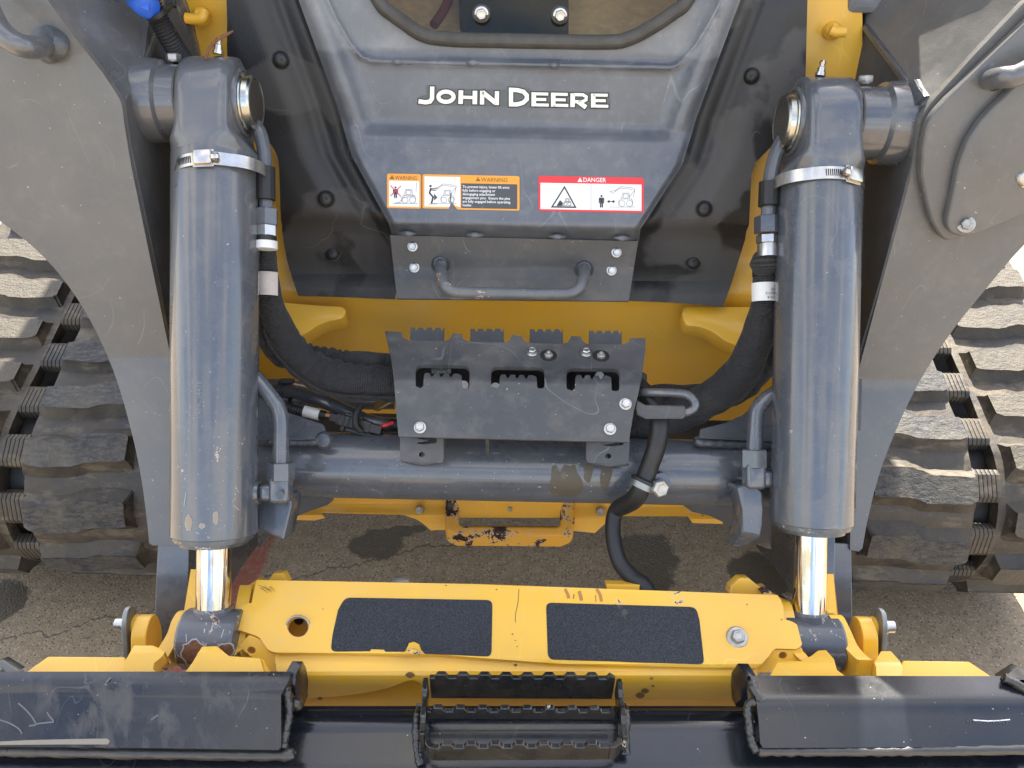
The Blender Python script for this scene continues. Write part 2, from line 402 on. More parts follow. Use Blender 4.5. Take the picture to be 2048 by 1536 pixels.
def skew_sheet(name, outline, dfun, thick, mat, parent, fwd, inv, holes=(), **kw):
    def dens(l):
        out = []
        for i in range(len(l)):
            a, b = Vector(l[i][:2]), Vector(l[(i+1) % len(l)][:2]); n = max(1, int((b-a).length/30))
            out += [tuple(a.lerp(b, k/n)) for k in range(n)]
        return out
    T = lambda l: [fwd(*p) for p in dens(l)]
    sx, sy = kw.pop('sx'), kw.pop('sy'); V, Fc = grid2d([T(outline)]+[T(h) for h in holes], sx, sy)
    V = [inv(p.x, p.y) for p in V]; v = [W(x, y, dfun(x, y)) for x, y in V]
    v, f = solidify(v, Fc, thick); return add(name, v, f, mat, parent, **kw)
def facets(name, pts, faces, thick, mat, parent, bevel=.0015, **kw):
    fs = []
    for q in faces:
        A = sum(pts[q[i]][0]*pts[q[(i+1) % len(q)]][1]-pts[q[(i+1) % len(q)]][0]*pts[q[i]][1] for i in range(len(q)))
        fs.append(tuple(reversed(q)) if A > 0 else tuple(q))
    v, f = solidify([W(*p) for p in pts], fs, thick, -fw); return add(name, v, f, mat, parent, bevel=bevel, **kw)
def planar(name, pts, P, N, thick, mat, parent, holes=(), bevel=.0015, **kw):   # pixel outline laid on a world plane, extruded away from the camera
    V, Fc = grid2d([pts]+list(holes), 0, 0); N = Vector(N).normalized()
    v = [on_plane(p.x, p.y, P, N) for p in V]
    if N.dot(CAM-v[0]) < 0: N = -N
    v, f = solidify(v, Fc, thick, N); return add(name, v, f, mat, parent, bevel=bevel, **kw)
def frame(z, x=None):
    z = Vector(z).normalized(); x = Vector(x) if x is not None else (Vector((1, 0, 0)) if abs(z.x) < .9 else Vector((0, 1, 0)))
    x = (x - z*x.dot(z)).normalized(); y = z.cross(x); return x, y, z
def mat4(P, z, x=None, s=1):
    x, y, z = frame(z, x); return Matrix(((x.x*s, y.x*s, z.x*s, P.x), (x.y*s, y.y*s, z.y*s, P.y), (x.z*s, y.z*s, z.z*s, P.z), (0, 0, 0, 1)))
def lathe_g(P, A, prof, n=48, ph=0):
    x, y, z = frame(A); v = []; f = []
    for (t, r) in prof:
        for k in range(n):
            a = 2*math.pi*k/n+ph; v.append(P+z*t+x*(r*math.cos(a))+y*(r*math.sin(a)))
    for i in range(len(prof)-1):
        for k in range(n): f.append((i*n+k, i*n+(k+1) % n, (i+1)*n+(k+1) % n, (i+1)*n+k))
    f.append(tuple(reversed(range(n)))); f.append(tuple((len(prof)-1)*n+k for k in range(n)))
    return v, f
def lathe(name, P, A, prof, mat, parent, n=48, **kw):
    v, f = lathe_g(P, A, prof, n); return add(name, v, f, mat, parent, **kw)
def tube_g(pts, rad, n=16, sub=6, ripple=None):
    P = smooth_line(pts, sub) if sub > 1 else [Vector(p) for p in pts]
    L = [0]
    for a, b in zip(P, P[1:]): L.append(L[-1]+(b-a).length)
    rr = (lambda s: rad) if not isinstance(rad, (list, tuple)) else (lambda s: interp([(L[-1]*i/(len(rad)-1), r) for i, r in enumerate(rad)], s))
    T = (P[1]-P[0]).normalized(); x, y, _ = frame(T); v = []; uv = []; f = []
    for i, p in enumerate(P):
        t = (P[min(i+1, len(P)-1)]-P[max(i-1, 0)]).normalized(); x = (x-t*x.dot(t)).normalized(); y = t.cross(x)
        for k in range(n):
            a = 2*math.pi*k/n; r = rr(L[i])
            if ripple: r *= ripple(L[i], a)
            v.append(p+x*(r*math.cos(a))+y*(r*math.sin(a))); uv.append((L[i], a*.02))
    for i in range(len(P)-1):
        for k in range(n): f.append((i*n+k, i*n+(k+1) % n, (i+1)*n+(k+1) % n, (i+1)*n+k))
    f.append(tuple(reversed(range(n)))); f.append(tuple((len(P)-1)*n+k for k in range(n))); return v, f, uv
def tube(name, pts, rad, mat, parent, n=16, sub=6, ripple=None, **kw):
    v, f, uv = tube_g(pts, rad, n, sub, ripple); return add(name, v, f, mat, parent, uv=uv, **kw)
def prism_g(poly, P, x, y, z, thick):          # 2D polygon in local x,y (m), extruded along -z
    V, Fc = grid2d([poly], 0, 0); v = [P+x*p.x+y*p.y for p in V]
    Fc = [tuple(reversed(q)) for q in Fc]
    return solidify(v, Fc, thick, z)
def box_g(P, x, y, z, a, b, c):
    v = [P+x*(a/2*i)+y*(b/2*j)+z*(c/2*k) for k in (-1, 1) for j in (-1, 1) for i in (-1, 1)]
    return v, [(0, 2, 3, 1), (4, 5, 7, 6), (0, 1, 5, 4), (2, 6, 7, 3), (0, 4, 6, 2), (1, 3, 7, 5)]
def join(*gs):
    v = []; f = []
    for g in gs: o = len(v); v += list(g[0]); f += [tuple(i+o for i in q) for q in g[1]]
    return v, f
AX, AY, AZ = Vector((1, 0, 0)), Vector((0, 1, 0)), Vector((0, 0, 1))
def box(name, P, dims, mat, parent, x=AX, z=AZ, bevel=.002, **kw):
    z = z.normalized(); x = (x-z*x.dot(z)).normalized(); v, f = box_g(P, x, z.cross(x), z, *dims); return add(name, v, f, mat, parent, bevel=bevel, **kw)

def mesh_of(name, v, f, mat, bevel=0, smooth=40):
    me = bpy.data.meshes.new(name); me.from_pydata([Vector(p) for p in v], [], f); me.materials.append(mat)
    if bevel:
        bm = bmesh.new(); bm.from_mesh(me); es = [e for e in bm.edges if len(e.link_faces) == 2 and e.calc_face_angle(0) > R(30)]
        bmesh.ops.bevel(bm, geom=es, offset=bevel, segments=2, profile=.5, affect='EDGES', clamp_overlap=True); bm.to_mesh(me); bm.free()
    for p in me.polygons: p.use_smooth = True
    me.set_sharp_from_angle(angle=R(smooth)); return me
O0 = Vector()
def hexm(name, mat, flange=1.0, hexr=.78, h=.72):
    fl = lathe_g(O0, AZ, [(0, flange*.98), (.05, flange), (.13, flange), (.2, flange*.9), (.2, .1)], 36)
    hx = lathe_g(Vector((0, 0, .18)), AZ, [(0, hexr), (h*.8, hexr), (h, hexr*.84), (h, hexr*.62), (h-.06, hexr*.56), (h-.06, .05)], 6, .2)
    return mesh_of(name, *join(fl, hx), mat, .03, 30)
HEX = hexm('hex_bolt_mesh', ZINC); HEXW = hexm('washered_bolt_mesh', ZINCD, 1.0, .66, .6)
HEXN = hexm('hex_plain_mesh', ZINCD, .8, .98, .85)
dome = lathe_g(O0, AZ, [(0, 1.0), (.06, .99), (.10, .90), (.02, .86), (.05, .82), (.30, .74), (.48, .52), (.55, .3), (.55, .17), (.40, .15), (.40, .02)], 40)
DOME = mesh_of('button_head_mesh', *dome, PLA2)
stud = join(lathe_g(O0, AZ, [(0, .95), (.5, .95), (.6, .8), (.6, .4)], 6), lathe_g(O0, AZ, [(0, .42), (1.15, .42), (1.25, .3), (1.25, .05)], 20))
STUD = mesh_of('stud_mesh', *stud, ZINCD)
def inst(name, me, P, nrm, r, parent, label=None, x=None):
    o = bpy.data.objects.new(name, me); return link(o, parent, mat4(P, nrm, x, r), label)
def grad_n(dfun, px, py, e=4):
    a = W(px+e, py, dfun(px+e, py))-W(px-e, py, dfun(px-e, py)); b = W(px, py-e, dfun(px, py-e))-W(px, py+e, dfun(px, py+e)); return a.cross(b).normalized()
def bolt(me, px, py, rpx, dfun, parent, name='bolt', nrm=None, off=0., label=None):
    d = dfun(px, py) if callable(dfun) else dfun
    n = nrm or (grad_n(dfun, px, py) if callable(dfun) else -fw)
    return inst(name, me, W(px, py, d)+Vector(n)*off, n, rpx*d/F, parent, label, x=Vector((random.random(), .3, random.random())))
# ------------------------------------------------------------------ flat print
def stroke(pts, w, closed=False, ext=0.):
    P = [Vector(p) for p in pts]; n = len(P); L = []; Rr = []
    if not closed and ext: P[0] = P[0]-(P[1]-P[0]).normalized()*ext; P[-1] = P[-1]+(P[-1]-P[-2]).normalized()*ext
    for i in range(n):
        if closed: a, b = (P[i]-P[i-1]).normalized(), (P[(i+1) % n]-P[i]).normalized()
        else: a = (P[i]-P[i-1]).normalized() if i else (P[1]-P[0]).normalized(); b = (P[i+1]-P[i]).normalized() if i < n-1 else a
        na = Vector((-a.y, a.x)); nb = Vector((-b.y, b.x)); m = (na+nb); m = m.normalized() if m.length > .1 else na
        k = w/2/max(.35, m.dot(na)); L.append(P[i]+m*k); Rr.append(P[i]-m*k)
    out = []
    for i in range(n if closed else n-1): j = (i+1) % n; out.append([L[i], L[j], Rr[j], Rr[i]])
    return out
class Print:
    def __init__(s, mp): s.mp = mp; s.v = []; s.f = []; s.fm = []; s.mats = []
    def mi(s, m):
        if m not in s.mats: s.mats.append(m)
        return s.mats.index(m)
    def poly(s, pts, mat, lay, holes=()):
        P, T = tess([pts]+list(holes)); o = len(s.v)
        s.v += [s.mp(p.x, p.y, lay) for p in P]
        for t in T:
            a, b, c = (P[i] for i in t); A = (b-a).cross(c-a).z
            if abs(A) < 1e-6: continue
            s.f.append(tuple(o+i for i in (t if A < 0 else reversed(t)))); s.fm.append(s.mi(mat))
    def gridpoly(s, pts, mat, lay, st=20, holes=()):
        V, Fc = grid2d([pts]+list(holes), st, st); o = len(s.v); s.v += [s.mp(p.x, p.y, lay) for p in V]
        for q in Fc: s.f.append(tuple(o+i for i in q)); s.fm.append(s.mi(mat))
    def strokes(s, pts, w, mat, lay, closed=False, ext=0.):
        for q in stroke(pts, w, closed, ext): s.poly(q, mat, lay)
    def text(s, txt, x, y, size, mat, lay, slope=0., sx=1., bold=0., align='LEFT', rot=0.):
        cu = bpy.data.curves.new('t', 'FONT'); cu.body = txt; cu.size = size; cu.align_x = align; cu.offset = bold; cu.resolution_u = 2; cu.fill_mode = 'FRONT'
        ob = bpy.data.objects.new('t', cu); S.collection.objects.link(ob); dg = bpy.context.evaluated_depsgraph_get()
        me = bpy.data.meshes.new_from_object(ob.evaluated_get(dg)); o = len(s.v); c_, s_ = math.cos(rot), math.sin(rot)
        for v in me.vertices:
            X, Y = v.co.x*sx, -v.co.y; X, Y = X*c_-Y*s_, X*s_+Y*c_
            s.v.append(s.mp(x+X, y+Y+X*slope, lay))
        for p in me.polygons:
            q = list(p.vertices); a, b, c = (me.vertices[i].co for i in q[:3])
            if (b-a).cross(c-a).z < 0: q.reverse()
            s.f.append(tuple(o+i for i in q)); s.fm.append(s.mi(mat))
        bpy.data.objects.remove(ob); bpy.data.curves.remove(cu); bpy.data.meshes.remove(me)
    def done(s, name, parent, label=None, kind=None): return add(name, s.v, s.f, s.mats, parent, fm=s.fm, label=label, kind=kind)
# ================================================================== GROUND
def gpt(px, py): r = ray(px, py); t = -H/r.z; return CAM+r*t
WET = []
for (px, py, rx, ry) in ((755, 1088, 50, 30), (803, 1062, 26, 12), (835, 1058, 18, 8), (1290, 1110, 62, 46), (1300, 1150, 46, 40), (1520, 1150, 62, 45), (0, 1205, 48, 42)):
    g = gpt(px, py); k = g.y and (g-CAM).dot(fw)/F; WET.append((g.x, g.y, rx*k, ry*k*1.25))
GR = ground_mat()
add('ground', [(-60, -60, 0), (60, -60, 0), (60, 60, 0), (-60, 60, 0)], [(0, 1, 2, 3)], GR, kind='structure', label='brown exposed aggregate concrete with wet drip spots', recenter=False)

# ================================================================== LOADER
L = empty('compact_track_loader', (0, 1.5, 0))
L['label'] = 'yellow and dark grey compact track loader seen from the front'; L['category'] = 'track loader'
TUBEC = W(1030, 937, 1.085)
# ---- chassis front (yellow)
yprof = Prof([(-300, 1.01), (0, 1.054), (290, 1.142), (525, 1.232), (545, 1.236), (558, 1.225), (600, 1.24), (700, 1.305), (790, 1.37), (850, 1.43)], 16)
sheet('gap_shade_sheet', [(480, 790), (1590, 790), (1590, 998), (480, 998)], Prof([(790, 1.40), (1000, 1.46)]), .01, PLA2, L, bevel=0)
sheet('chassis_front', [(345, -620), (1725, -620), (1725, 830), (1600, 760), (1545, 800), (1480, 838), (1400, 850), (700, 850), (560, 826), (500, 760), (345, 760)], yprof, .012, YEL, L, holes=[[(560, -600), (1520, -600), (1400, 40), (1330, 102), (745, 98), (690, 30)]], sy=18)
# black sheet behind the tube stands in for shade and blocks the view through
# raised welded rods and bosses on the chassis by the arms
for (a, b, c) in (((372, 36), (402, 38), (410, 22)), ((1690, 64), (1672, 64), (1660, 60))):
    tube('grab_rod', [W(*a, 1.045), W(*b, 1.045), W(*c, 1.045)], .007, YEL, L)
lathe('weld_boss', W(404, 33, 1.056), -fw, [(0, .013), (.006, .011), (.012, .005), (.013, .001)], YEL, L, n=24)
lathe('weld_boss', W(1664, 62, 1.066), -fw, [(0, .013), (.006, .011), (.012, .005), (.013, .001)], YEL, L, n=24)
# tie-down lugs under the side trims
for pts, tl in (([(500, 598), (560, 604), (640, 611), (684, 613), (692, 620), (689, 632), (680, 638), (655, 642), (634, 651), (610, 668), (588, 676), (560, 676), (500, 660)], 1),
                ([(1545, 612), (1440, 613), (1372, 612), (1364, 620), (1366, 640), (1374, 651), (1400, 653), (1424, 662), (1452, 682), (1480, 693), (1510, 698), (1560, 700)], 1)):
    lp = Prof([(595, 1.215), (700, 1.17)], 0)
    sheet('tie_down_lug', rounded(pts, 8), lp, .03, YEL, L, bevel=.003, seg=3)
# ---- black side trims
tprof = Prof([(-300, .975), (0, 1.02), (270, 1.10), (440, 1.135), (462, 1.155), (548, 1.20), (560, 1.205), (572, 1.188), (615, 1.198)], 10)
LE = [(-620, 420), (-260, 520), (0, 597), (212, 674), (311, 703), (448, 778), (475, 786), (600, 800)]
RE = [(-620, 1660), (-260, 1560), (0, 1481), (232, 1394), (328, 1365), (458, 1281), (490, 1276), (620, 1256)]
def trim_d(side):
    e = LE if side < 0 else RE
    def f(px, py):
        d = tprof(px, py); x = interp(e, py); t = (x-px) if side < 0 else (px-x)
        # rolled channel along the door opening, and a broad swelling through the middle
        g = math.exp(-((t-36)/11)**2)*.002 - sm(t, 36, 62)*.005 + (.003*(1-sm(t, 0, 12)))
        c = -(sm(t, 60, 110)-sm(t, 150, 215))*.007
        return d + (g + c)*(1-.6*sm(yrow(px, py), 420, 470))
    return f
skew_sheet('side_trim', sline([(438, -250), (453, 0), (455, 120), (470, 200), (528, 272), (550, 302), (558, 335), (562, 440), (574, 520), (596, 591)], 4) + [(600, 592), (700, 595), (790, 599), (795, 560), (786, 475), (778, 448), (703, 311), (674, 212), (597, 0), (520, -250)], trim_d(-1), .004, PLA, L, lambda x, y: (x-interp(LE, y), y), lambda t, y: (t+interp(LE, y), y), sx=5.5, sy=14, smooth=50, label='left textured black side trim')
skew_sheet('side_trim', [(1256, 602), (1262, 560), (1276, 485), (1281, 458), (1365, 328), (1394, 232), (1481, 0), (1560, -250), (1625, -250), (1615, 0), (1611, 160), (1598, 230), (1570, 272), (1540, 296), (1511, 325), (1503, 350), (1498, 450), (1490, 480), (1462, 570), (1446, 614), (1400, 610), (1340, 605)], trim_d(1), .004, PLAR, L, lambda x, y: (x-interp(RE, y), y), lambda t, y: (t+interp(RE, y), y), sx=5.5, sy=14, smooth=50, label='right textured black side trim with dried water marks')
for (x, y, r, s) in ((562, 120, 18, -1), (652, 398, 18, -1), (1503, 152, 17, 1), (1408, 418, 17, 1)):
    bolt(DOME, x, y, r, trim_d(s), L, 'button_bolt', off=.0005)
for (x, y, s) in ((666, 507, -1), (1385, 525, 1)):
    bolt(DOME, x, y, 16, trim_d(s), L, 'button_bolt', off=.0005, nrm=(Vector((0, -.75, .62))))
# ---- door
dprof = Prof([(-300, .955), (0, 1.000), (258, 1.072), (282, 1.066), (452, 1.072), (470, 1.10)], 5)
WREC = sline([(420, -700), (560, -260), (620, -90), (655, 0), (680, 50), (703, 88), (722, 108), (745, 119)], 4) + [(800, 121), (928, 123), (1150, 128), (1285, 131)] + sline([(1330, 133), (1356, 126), (1384, 98), (1410, 60), (1442, 0), (1480, -90), (1540, -260), (1660, -700)], 4)
def sdist(poly, x, y):
    best = 1e9; ins = False; n = len(poly)
    for i in range(n):
        ax, ay = poly[i]; bx, by = poly[(i+1) % n]
        dx, dy = bx-ax, by-ay; t = max(0, min(1, ((x-ax)*dx+(y-ay)*dy)/(dx*dx+dy*dy+1e-9)))
        q = (ax+t*dx-x)**2+(ay+t*dy-y)**2
        if q < best: best = q
        if (ay > y) != (by > y) and x < (bx-ax)*(y-ay)/(by-ay)+ax: ins = not ins
    q = math.sqrt(best); return q if ins else -q
def door_base(px, py):
    d = dprof(px, py); y = yrow(px, py); xl, xr = interp(LE, py), interp(RE, py); t = min(px-xl, xr-px)
    low = sm(y, 246, 276)
    d += .010*(1-sm(t, 0, 14))                                      # rounded outer edge
    d += (.013*sm(t, 34, 72))*(1-low)                               # recess for the lettering
    d -= .004*(sm(t, 6, 26)-sm(t, 30, 50))*(1-low)
    return d
def door_d(px, py):
    d = door_base(px, py)
    if py < 160:
        q = sdist(WREC, px, py); d += .007*sm(q, -3, 12) - .0035*math.exp(-((q+5)/5.)**2)
    return d
GASK_L = sline([(600, -590), (650, -400), (720, -100), (757, 0), (780, 25), (809, 46), (838, 66), (872, 76), (930, 80)], 4) + [(1040, 82), (1150, 84)] + sline([(1223, 85), (1262, 76), (1309, 51), (1345, 26), (1374, 0), (1415, -100), (1480, -400), (1520, -590)], 4)
dout = [(600, -250)] + [(x, y) for y, x in LE[1:6]] + [(784, 470), (1278, 482), (1281, 458)] + [(x, y) for y, x in reversed(RE[1:5])] + [(1480, -250)]
dout[0] = (420, -620)
_w = lambda y: (interp(LE, y), interp(RE, y))
skew_sheet('door_panel', dout[:-1] + [(1660, -620)], door_d, .004, GREYD, L, lambda x, y: ((x-_w(y)[0])/(_w(y)[1]-_w(y)[0])*1000, y), lambda t, y: (_w(y)[0]+t/1000*(_w(y)[1]-_w(y)[0]), y), holes=[GASK_L], sx=8, sy=6, smooth=60)
D = [o for o in S.objects if o.name.startswith('door_panel')][0]
dd = lambda px, py: door_base(px, py)+.007
tube('window_gasket', [W(x, y, dd(x, y)-.003) for x, y in GASK_L[::2]+[GASK_L[-1]]], .0095, GASK, D, n=16, sub=2)
tube('window_gasket_lip', [W(x+(1030-x)*.022, y-6, dd(x, y)-.004) for x, y in GASK_L[::2]+[GASK_L[-1]]], .0035, BLACK, D, n=10, sub=2)
sheet('window_glass', GASK_L, lambda x, y: dd(x, y)+.002, .005, GLASS, D, bevel=0)
sheet('window_strip', [(700, 36), (1400, 44), (1400, 47), (700, 39)], lambda x, y: dd(x, y)-.0016, .0006, ZINC, D, bevel=0) if 0 else None
for x, y in ((963, 28), (1120, 31)):
    lathe('washer', W(x, y, dd(x, y)-.001), -fw+Vector((0, 0, -.1)), [(0, .0118), (.003, .0118), (.0045, .0105), (.0045, .006)], GASK, D, n=40)
    bolt(HEX, x, y, 14.5, lambda a, b: dd(a, b)-.004, D, 'window_bolt', nrm=Vector((0, -1, .12)))
# cab interior seen through the glass
cabf = Prof([(-560, 1.9), (100, 1.16)])
sheet('cab_floor', [(500, -560), (1600, -560), (1480, 110), (640, 110)], cabf, .01, simple('tan_reflection_floor', (.88, .60, .34), .7), L, bevel=0)  # floor tan brightened to stand in for sunlit ground reflected in the glass
sheet('foot_rest', [(905, -250), (1140, -250), (1137, 100), (960, 100), (918, 20)], Prof([(-250, 1.30), (100, 1.12)]), .05, simple('black_footrest', (.030, .028, .022), .6), L, bevel=.004)
tube('floor_strap', [W(868, 50, 1.13), W(892, 12, 1.15), W(912, -40, 1.18)], .007, simple('red_strap', (.22, .06, .04), .7), L)
# weld beads on the door
def weld(name, pts, r, mat, parent, seed=1.):
    return tube(name, pts, r, mat, parent, n=10, sub=14, ripple=lambda s, a: 1+.06*math.sin(s*1100+seed)+.07*math.sin(s*430+seed*2)+.09*math.sin(s*160*seed+a*3), smooth=60)
rim = [WREC[i] for i in range(8, len(WREC)-8, 3)]
weld('weld_bead', [W(x, y+3, door_base(x, y)+.000) for x, y in rim], .0032, GREYD, D, 1.3)
for x, y, w_ in ((945, 124, 16), (1108, 129, 14), (795, 122, 14)):
    v = [W(x-w_, y, door_base(x, y)-.001), W(x, y+2, door_base(x, y)-.003), W(x+w_, y+1, door_base(x, y)-.001)]
    tube('weld_tack', v, [.001, .005, .001], GREYD, D, n=12)
for x in (815, 950, 1115, 1245):
    y = 466+(x-790)*.021; tube('weld_tack', [W(x-16, y, 1.088), W(x, y+1, 1.084), W(x+16, y+1, 1.088)], [.001, .0045, .001], GREYD, D, n=12)
# ---- lettering and safety decals on the door
mp = lambda x, y, lay: W(x, y, door_base(x, y)-.0006-lay*.00022)
pr = Print(mp)
band = [(834, 199), (842, 192), (853, 190), (853, 171), (872, 171), (874, 177), (1014, 180), (1014, 174), (1060, 177), (1062, 183), (1219, 185), (1221, 219), (1010, 213), (834, 209)]
pr.poly(band, F_GRY, 0)
def letters():
    q = []
    T = lambda x, y: (x, y)
    a = q.append
    a(([T(864.5, 173), T(864, 197), T(860, 203), T(851, 204.6), T(837, 202.5)], 8.6, False))
    a(([(892+15.2*math.cos(t*math.pi/12), 193.5+10.2*math.sin(t*math.pi/12)) for t in range(24)], 8.2, True))
    a(([(922, 180.6), (921, 207.8)], 9.2, False)); a(([(950, 181.5), (949.5, 208.4)], 9.2, False)); a(([(922, 194.2), (950, 195.2)], 6.4, False))
    a(([(964.5, 181.6), (964, 209)], 8.4, False)); a(([(964.5, 184), (993, 207)], 9.4, False)); a(([(994, 182.4), (993.6, 210)], 8.4, False))
    a(([(1022, 179.5), (1022, 208.6), (1034, 208.8), (1046, 205.6), (1053.5, 198.5), (1053.5, 190.5), (1047, 183.5), (1035, 180.2)], 8.4, True))
    for x0, y0 in ((1067.5, 185), (1106.5, 185.7), (1186.5, 187.4)):
        a(([(x0, y0-.4), (x0, y0+27.6)], 9, False))
        for dy, ln in ((2.6, 29), (13.6, 25), (24.6, 30)): a(([(x0, y0+dy), (x0+ln, y0+dy+ln*.02)], 5.8, False))
    a(([(1145.5, 186.6), (1145, 214)], 9, False)); a(([(1145.5, 189.2), (1166, 189.6), (1172.5, 193.6), (1172, 199.6), (1165, 203.4), (1146, 203.2)], 6.2, False)); a(([(1156, 203), (1172, 214.8)], 9, False))
    return q
for pts, w_, cl in letters(): pr.strokes(pts, w_+4.6, F_BLACK, 1, cl, 2.2)
for pts, w_, cl in letters(): pr.strokes(pts, w_, F_LET, 2, cl)
for v in pr.v: pass
pr.done('lettering', D, 'cream white maker lettering with black outline')
def rect(x0, y0, x1, y1, sl=.02, xr=774, r=0):
    p = [(x0, y0+(x0-xr)*sl), (x1, y0+(x1-xr)*sl), (x1, y1+(x1-xr)*sl), (x0, y1+(x0-xr)*sl)]; return rounded(p, r) if r else p
def machine_icon(pr, x, y, s, arm=False, lay=3, mat=None):      # outline drawing of a loader, x,y = left wheel centre
    m = mat or F_LINE; g = lambda pts, cl=False: pr.strokes([(x+a*s, y+b*s) for a, b in pts], .75, m, lay, cl)
    circ = lambda cx, cy, r: [(cx+r*math.cos(t*math.pi/8), cy+r*math.sin(t*math.pi/8)) for t in range(16)]
    g(circ(0, 0, 6), True); g(circ(15, 0, 6), True); g([(-6, 5), (-7, -4), (-3, -9), (19, -9), (22, -2), (20, 5)])
    g([(-1, -9), (1, -21), (14, -21), (15, -9)]); g([(3, -19), (2, -11), (12, -11), (12, -19)], True)
    if arm: g([(14, -12), (26, -28), (22, -31), (-2, -34), (-14, -26)]); g([(-14, -26), (-13, -24), (-3, -31), (21, -28)]); g([(22, -12), (26, -28)]); g([(-14, -26), (-24, -24), (-18, -20), (-13, -24)], True)
    else: g([(16, -10), (20, -8), (-2, -5), (-11, 4)]); g([(-11, 4), (-20, 6), (-9, 6)])
    g([(-24, 7), (26, 7)])
def person(pr, x, y, s, lay=3, mat=None):
    m = mat or F_BLACK; P = lambda pts: [(x+a*s, y+b*s) for a, b in pts]
    pr.poly(P([(2.2*math.cos(t*math.pi/6), -24+2.2*math.sin(t*math.pi/6)) for t in range(12)]), m, lay)
    pr.poly(P([(-4.6, -20.5), (4.6, -20.5), (5.6, -18), (5.6, -9), (3.8, -9), (3.6, -16), (3.2, -16), (3.2, 0), (.6, 0), (.4, -9), (-.4, -9), (-.6, 0), (-3.2, 0), (-3.2, -16), (-3.6, -16), (-3.8, -9), (-5.6, -9), (-5.6, -18)]), m, lay)
def tri(pr, x, y, s, lay, mat, ink):
    pr.poly([(x, y-s), (x+s*.95, y+s*.75), (x-s*.95, y+s*.75)], mat, lay); pr.poly([(x-.5, y-s*.45), (x+.5, y-s*.45), (x+.35, y+s*.25), (x-.35, y+s*.25)], ink, lay+1); pr.poly([(x-.45, y+s*.38), (x+.45, y+s*.38), (x+.45, y+s*.6), (x-.45, y+s*.6)], ink, lay+1)
pr = Print(mp)
pr.poly(rect(774, 347, 842, 416, r=4), F_OR, 0); pr.poly(rect(778, 361, 838.5, 412.5), F_WHITE, 1)
tri(pr, 784, 354.5, 5, 1, F_WARN, F_OR); pr.text('WARNING', 790, 359.2, 11, F_WARN, 1, .02, .82)
machine_icon(pr, 810, 400, 1.0, mat=F_LINE); person(pr, 791, 396, .88); pr.strokes([(781, 371), (802, 393)], 1.6, F_RED, 4); pr.strokes([(802, 372), (781, 392)], 1.6, F_RED, 4)
pr.strokes([(833, 364), (832, 384)], .7, F_LINE, 3)
pr.done('warning_decal', D, 'small orange warning decal with crossed out person beside a loader')
pr = Print(mp)
tear = [(845, 348.4), (1039, 352.3), (1039, 421.4), (915, 419), (906, 409), (901, 400), (898, 417.6), (845, 416.8)]
pr.poly(rounded(tear, [4, 4, 4, 0, 0, 0, 0, 4]), F_OR, 0)
pr.poly([(849, 352.6), (920.5, 354), (920.5, 414), (911, 412), (903, 402), (899, 414), (849, 413)], F_WHITE, 1)
pr.poly(rect(922.5, 363.5, 1034.5, 413), F_DK, 1)
tri(pr, 956, 358.5, 5, 1, F_WARN, F_OR); pr.text('WARNING', 962, 363.3, 11.8, F_WARN, 1, .02, .93)
for i, t in enumerate(('To prevent injury, lower lift arms', 'fully before engaging or', 'disengaging attachment', 'engagement pins.  Ensure the pins', 'are fully engaged before operating', 'loader.')):
    pr.text(t, 925, 375.6+i*7.35, 7.3, F_WHITE, 2, .02, .95, .10)
pr.text('T451759319  8', 1012, 418.3, 3.6, F_WHITE, 2, .02) if 0 else None
machine_icon(pr, 888, 400, .95, True)
pp = [(866, 373), (859, 386), (866, 396), (862, 407), (866, 408), (870, 396), (865, 387), (870, 378)]
pr.poly([(861+2.4*math.cos(t), 372+2.4*math.sin(t)) for t in [k*math.pi/6 for k in range(12)]], F_BLACK, 3)
pr.strokes([(862, 376), (859, 386), (866, 394), (863, 407)], 3.2, F_BLACK, 3); pr.strokes([(862, 378), (874, 376)], 1.6, F_BLACK, 3); pr.strokes([(862, 380), (872, 381)], 1.4, F_BLACK, 3)
pr.poly([(868, 387), (875, 395), (868, 401)], F_DK, 3); pr.strokes([(857, 408), (874, 408)], .8, F_LINE, 3)
pr.strokes([(902, 386), (901, 396), (900, 405)], 2.2, F_DK, 5)
pr.done('warning_decal', D, 'long torn orange warning decal with a charcoal text block')
pr = Print(mp)
pr.poly(rect(1077, 346, 1287.5, 416.5, sl=.018, r=5), F_RED, 0); pr.poly(rect(1081, 360, 1283, 412.5, sl=.018), F_WHITE, 1); pr.strokes([(1182, 367), (1182, 420)], .8, F_LINE, 2)
tri(pr, 1160, 360, 5.2, 1, F_WHITE, F_RED); pr.text('DANGER', 1166, 363.6, 12.2, F_WHITE, 1, .018, .93, .12)
pr.strokes([(1129, 374), (1151, 414.5), (1104, 413.8)], 2.8, F_BLACK, 2, True); machine_icon(pr, 1131, 408, .52); pr.poly([(1113, 412), (1120, 400), (1126, 406), (1124, 412)], F_BLACK, 3)
person(pr, 1203, 415, .96); pr.strokes([(1217, 403), (1227, 403)], 1.5, F_BLACK, 3); pr.poly([(1214, 403), (1219, 399.5), (1219, 406.5)], F_BLACK, 3); pr.poly([(1230.5, 403), (1225.5, 399.5), (1225.5, 406.5)], F_BLACK, 3)
machine_icon(pr, 1244, 407, 1.0, True)
pr.done('danger_decal', D, 'red danger decal with two pictures')
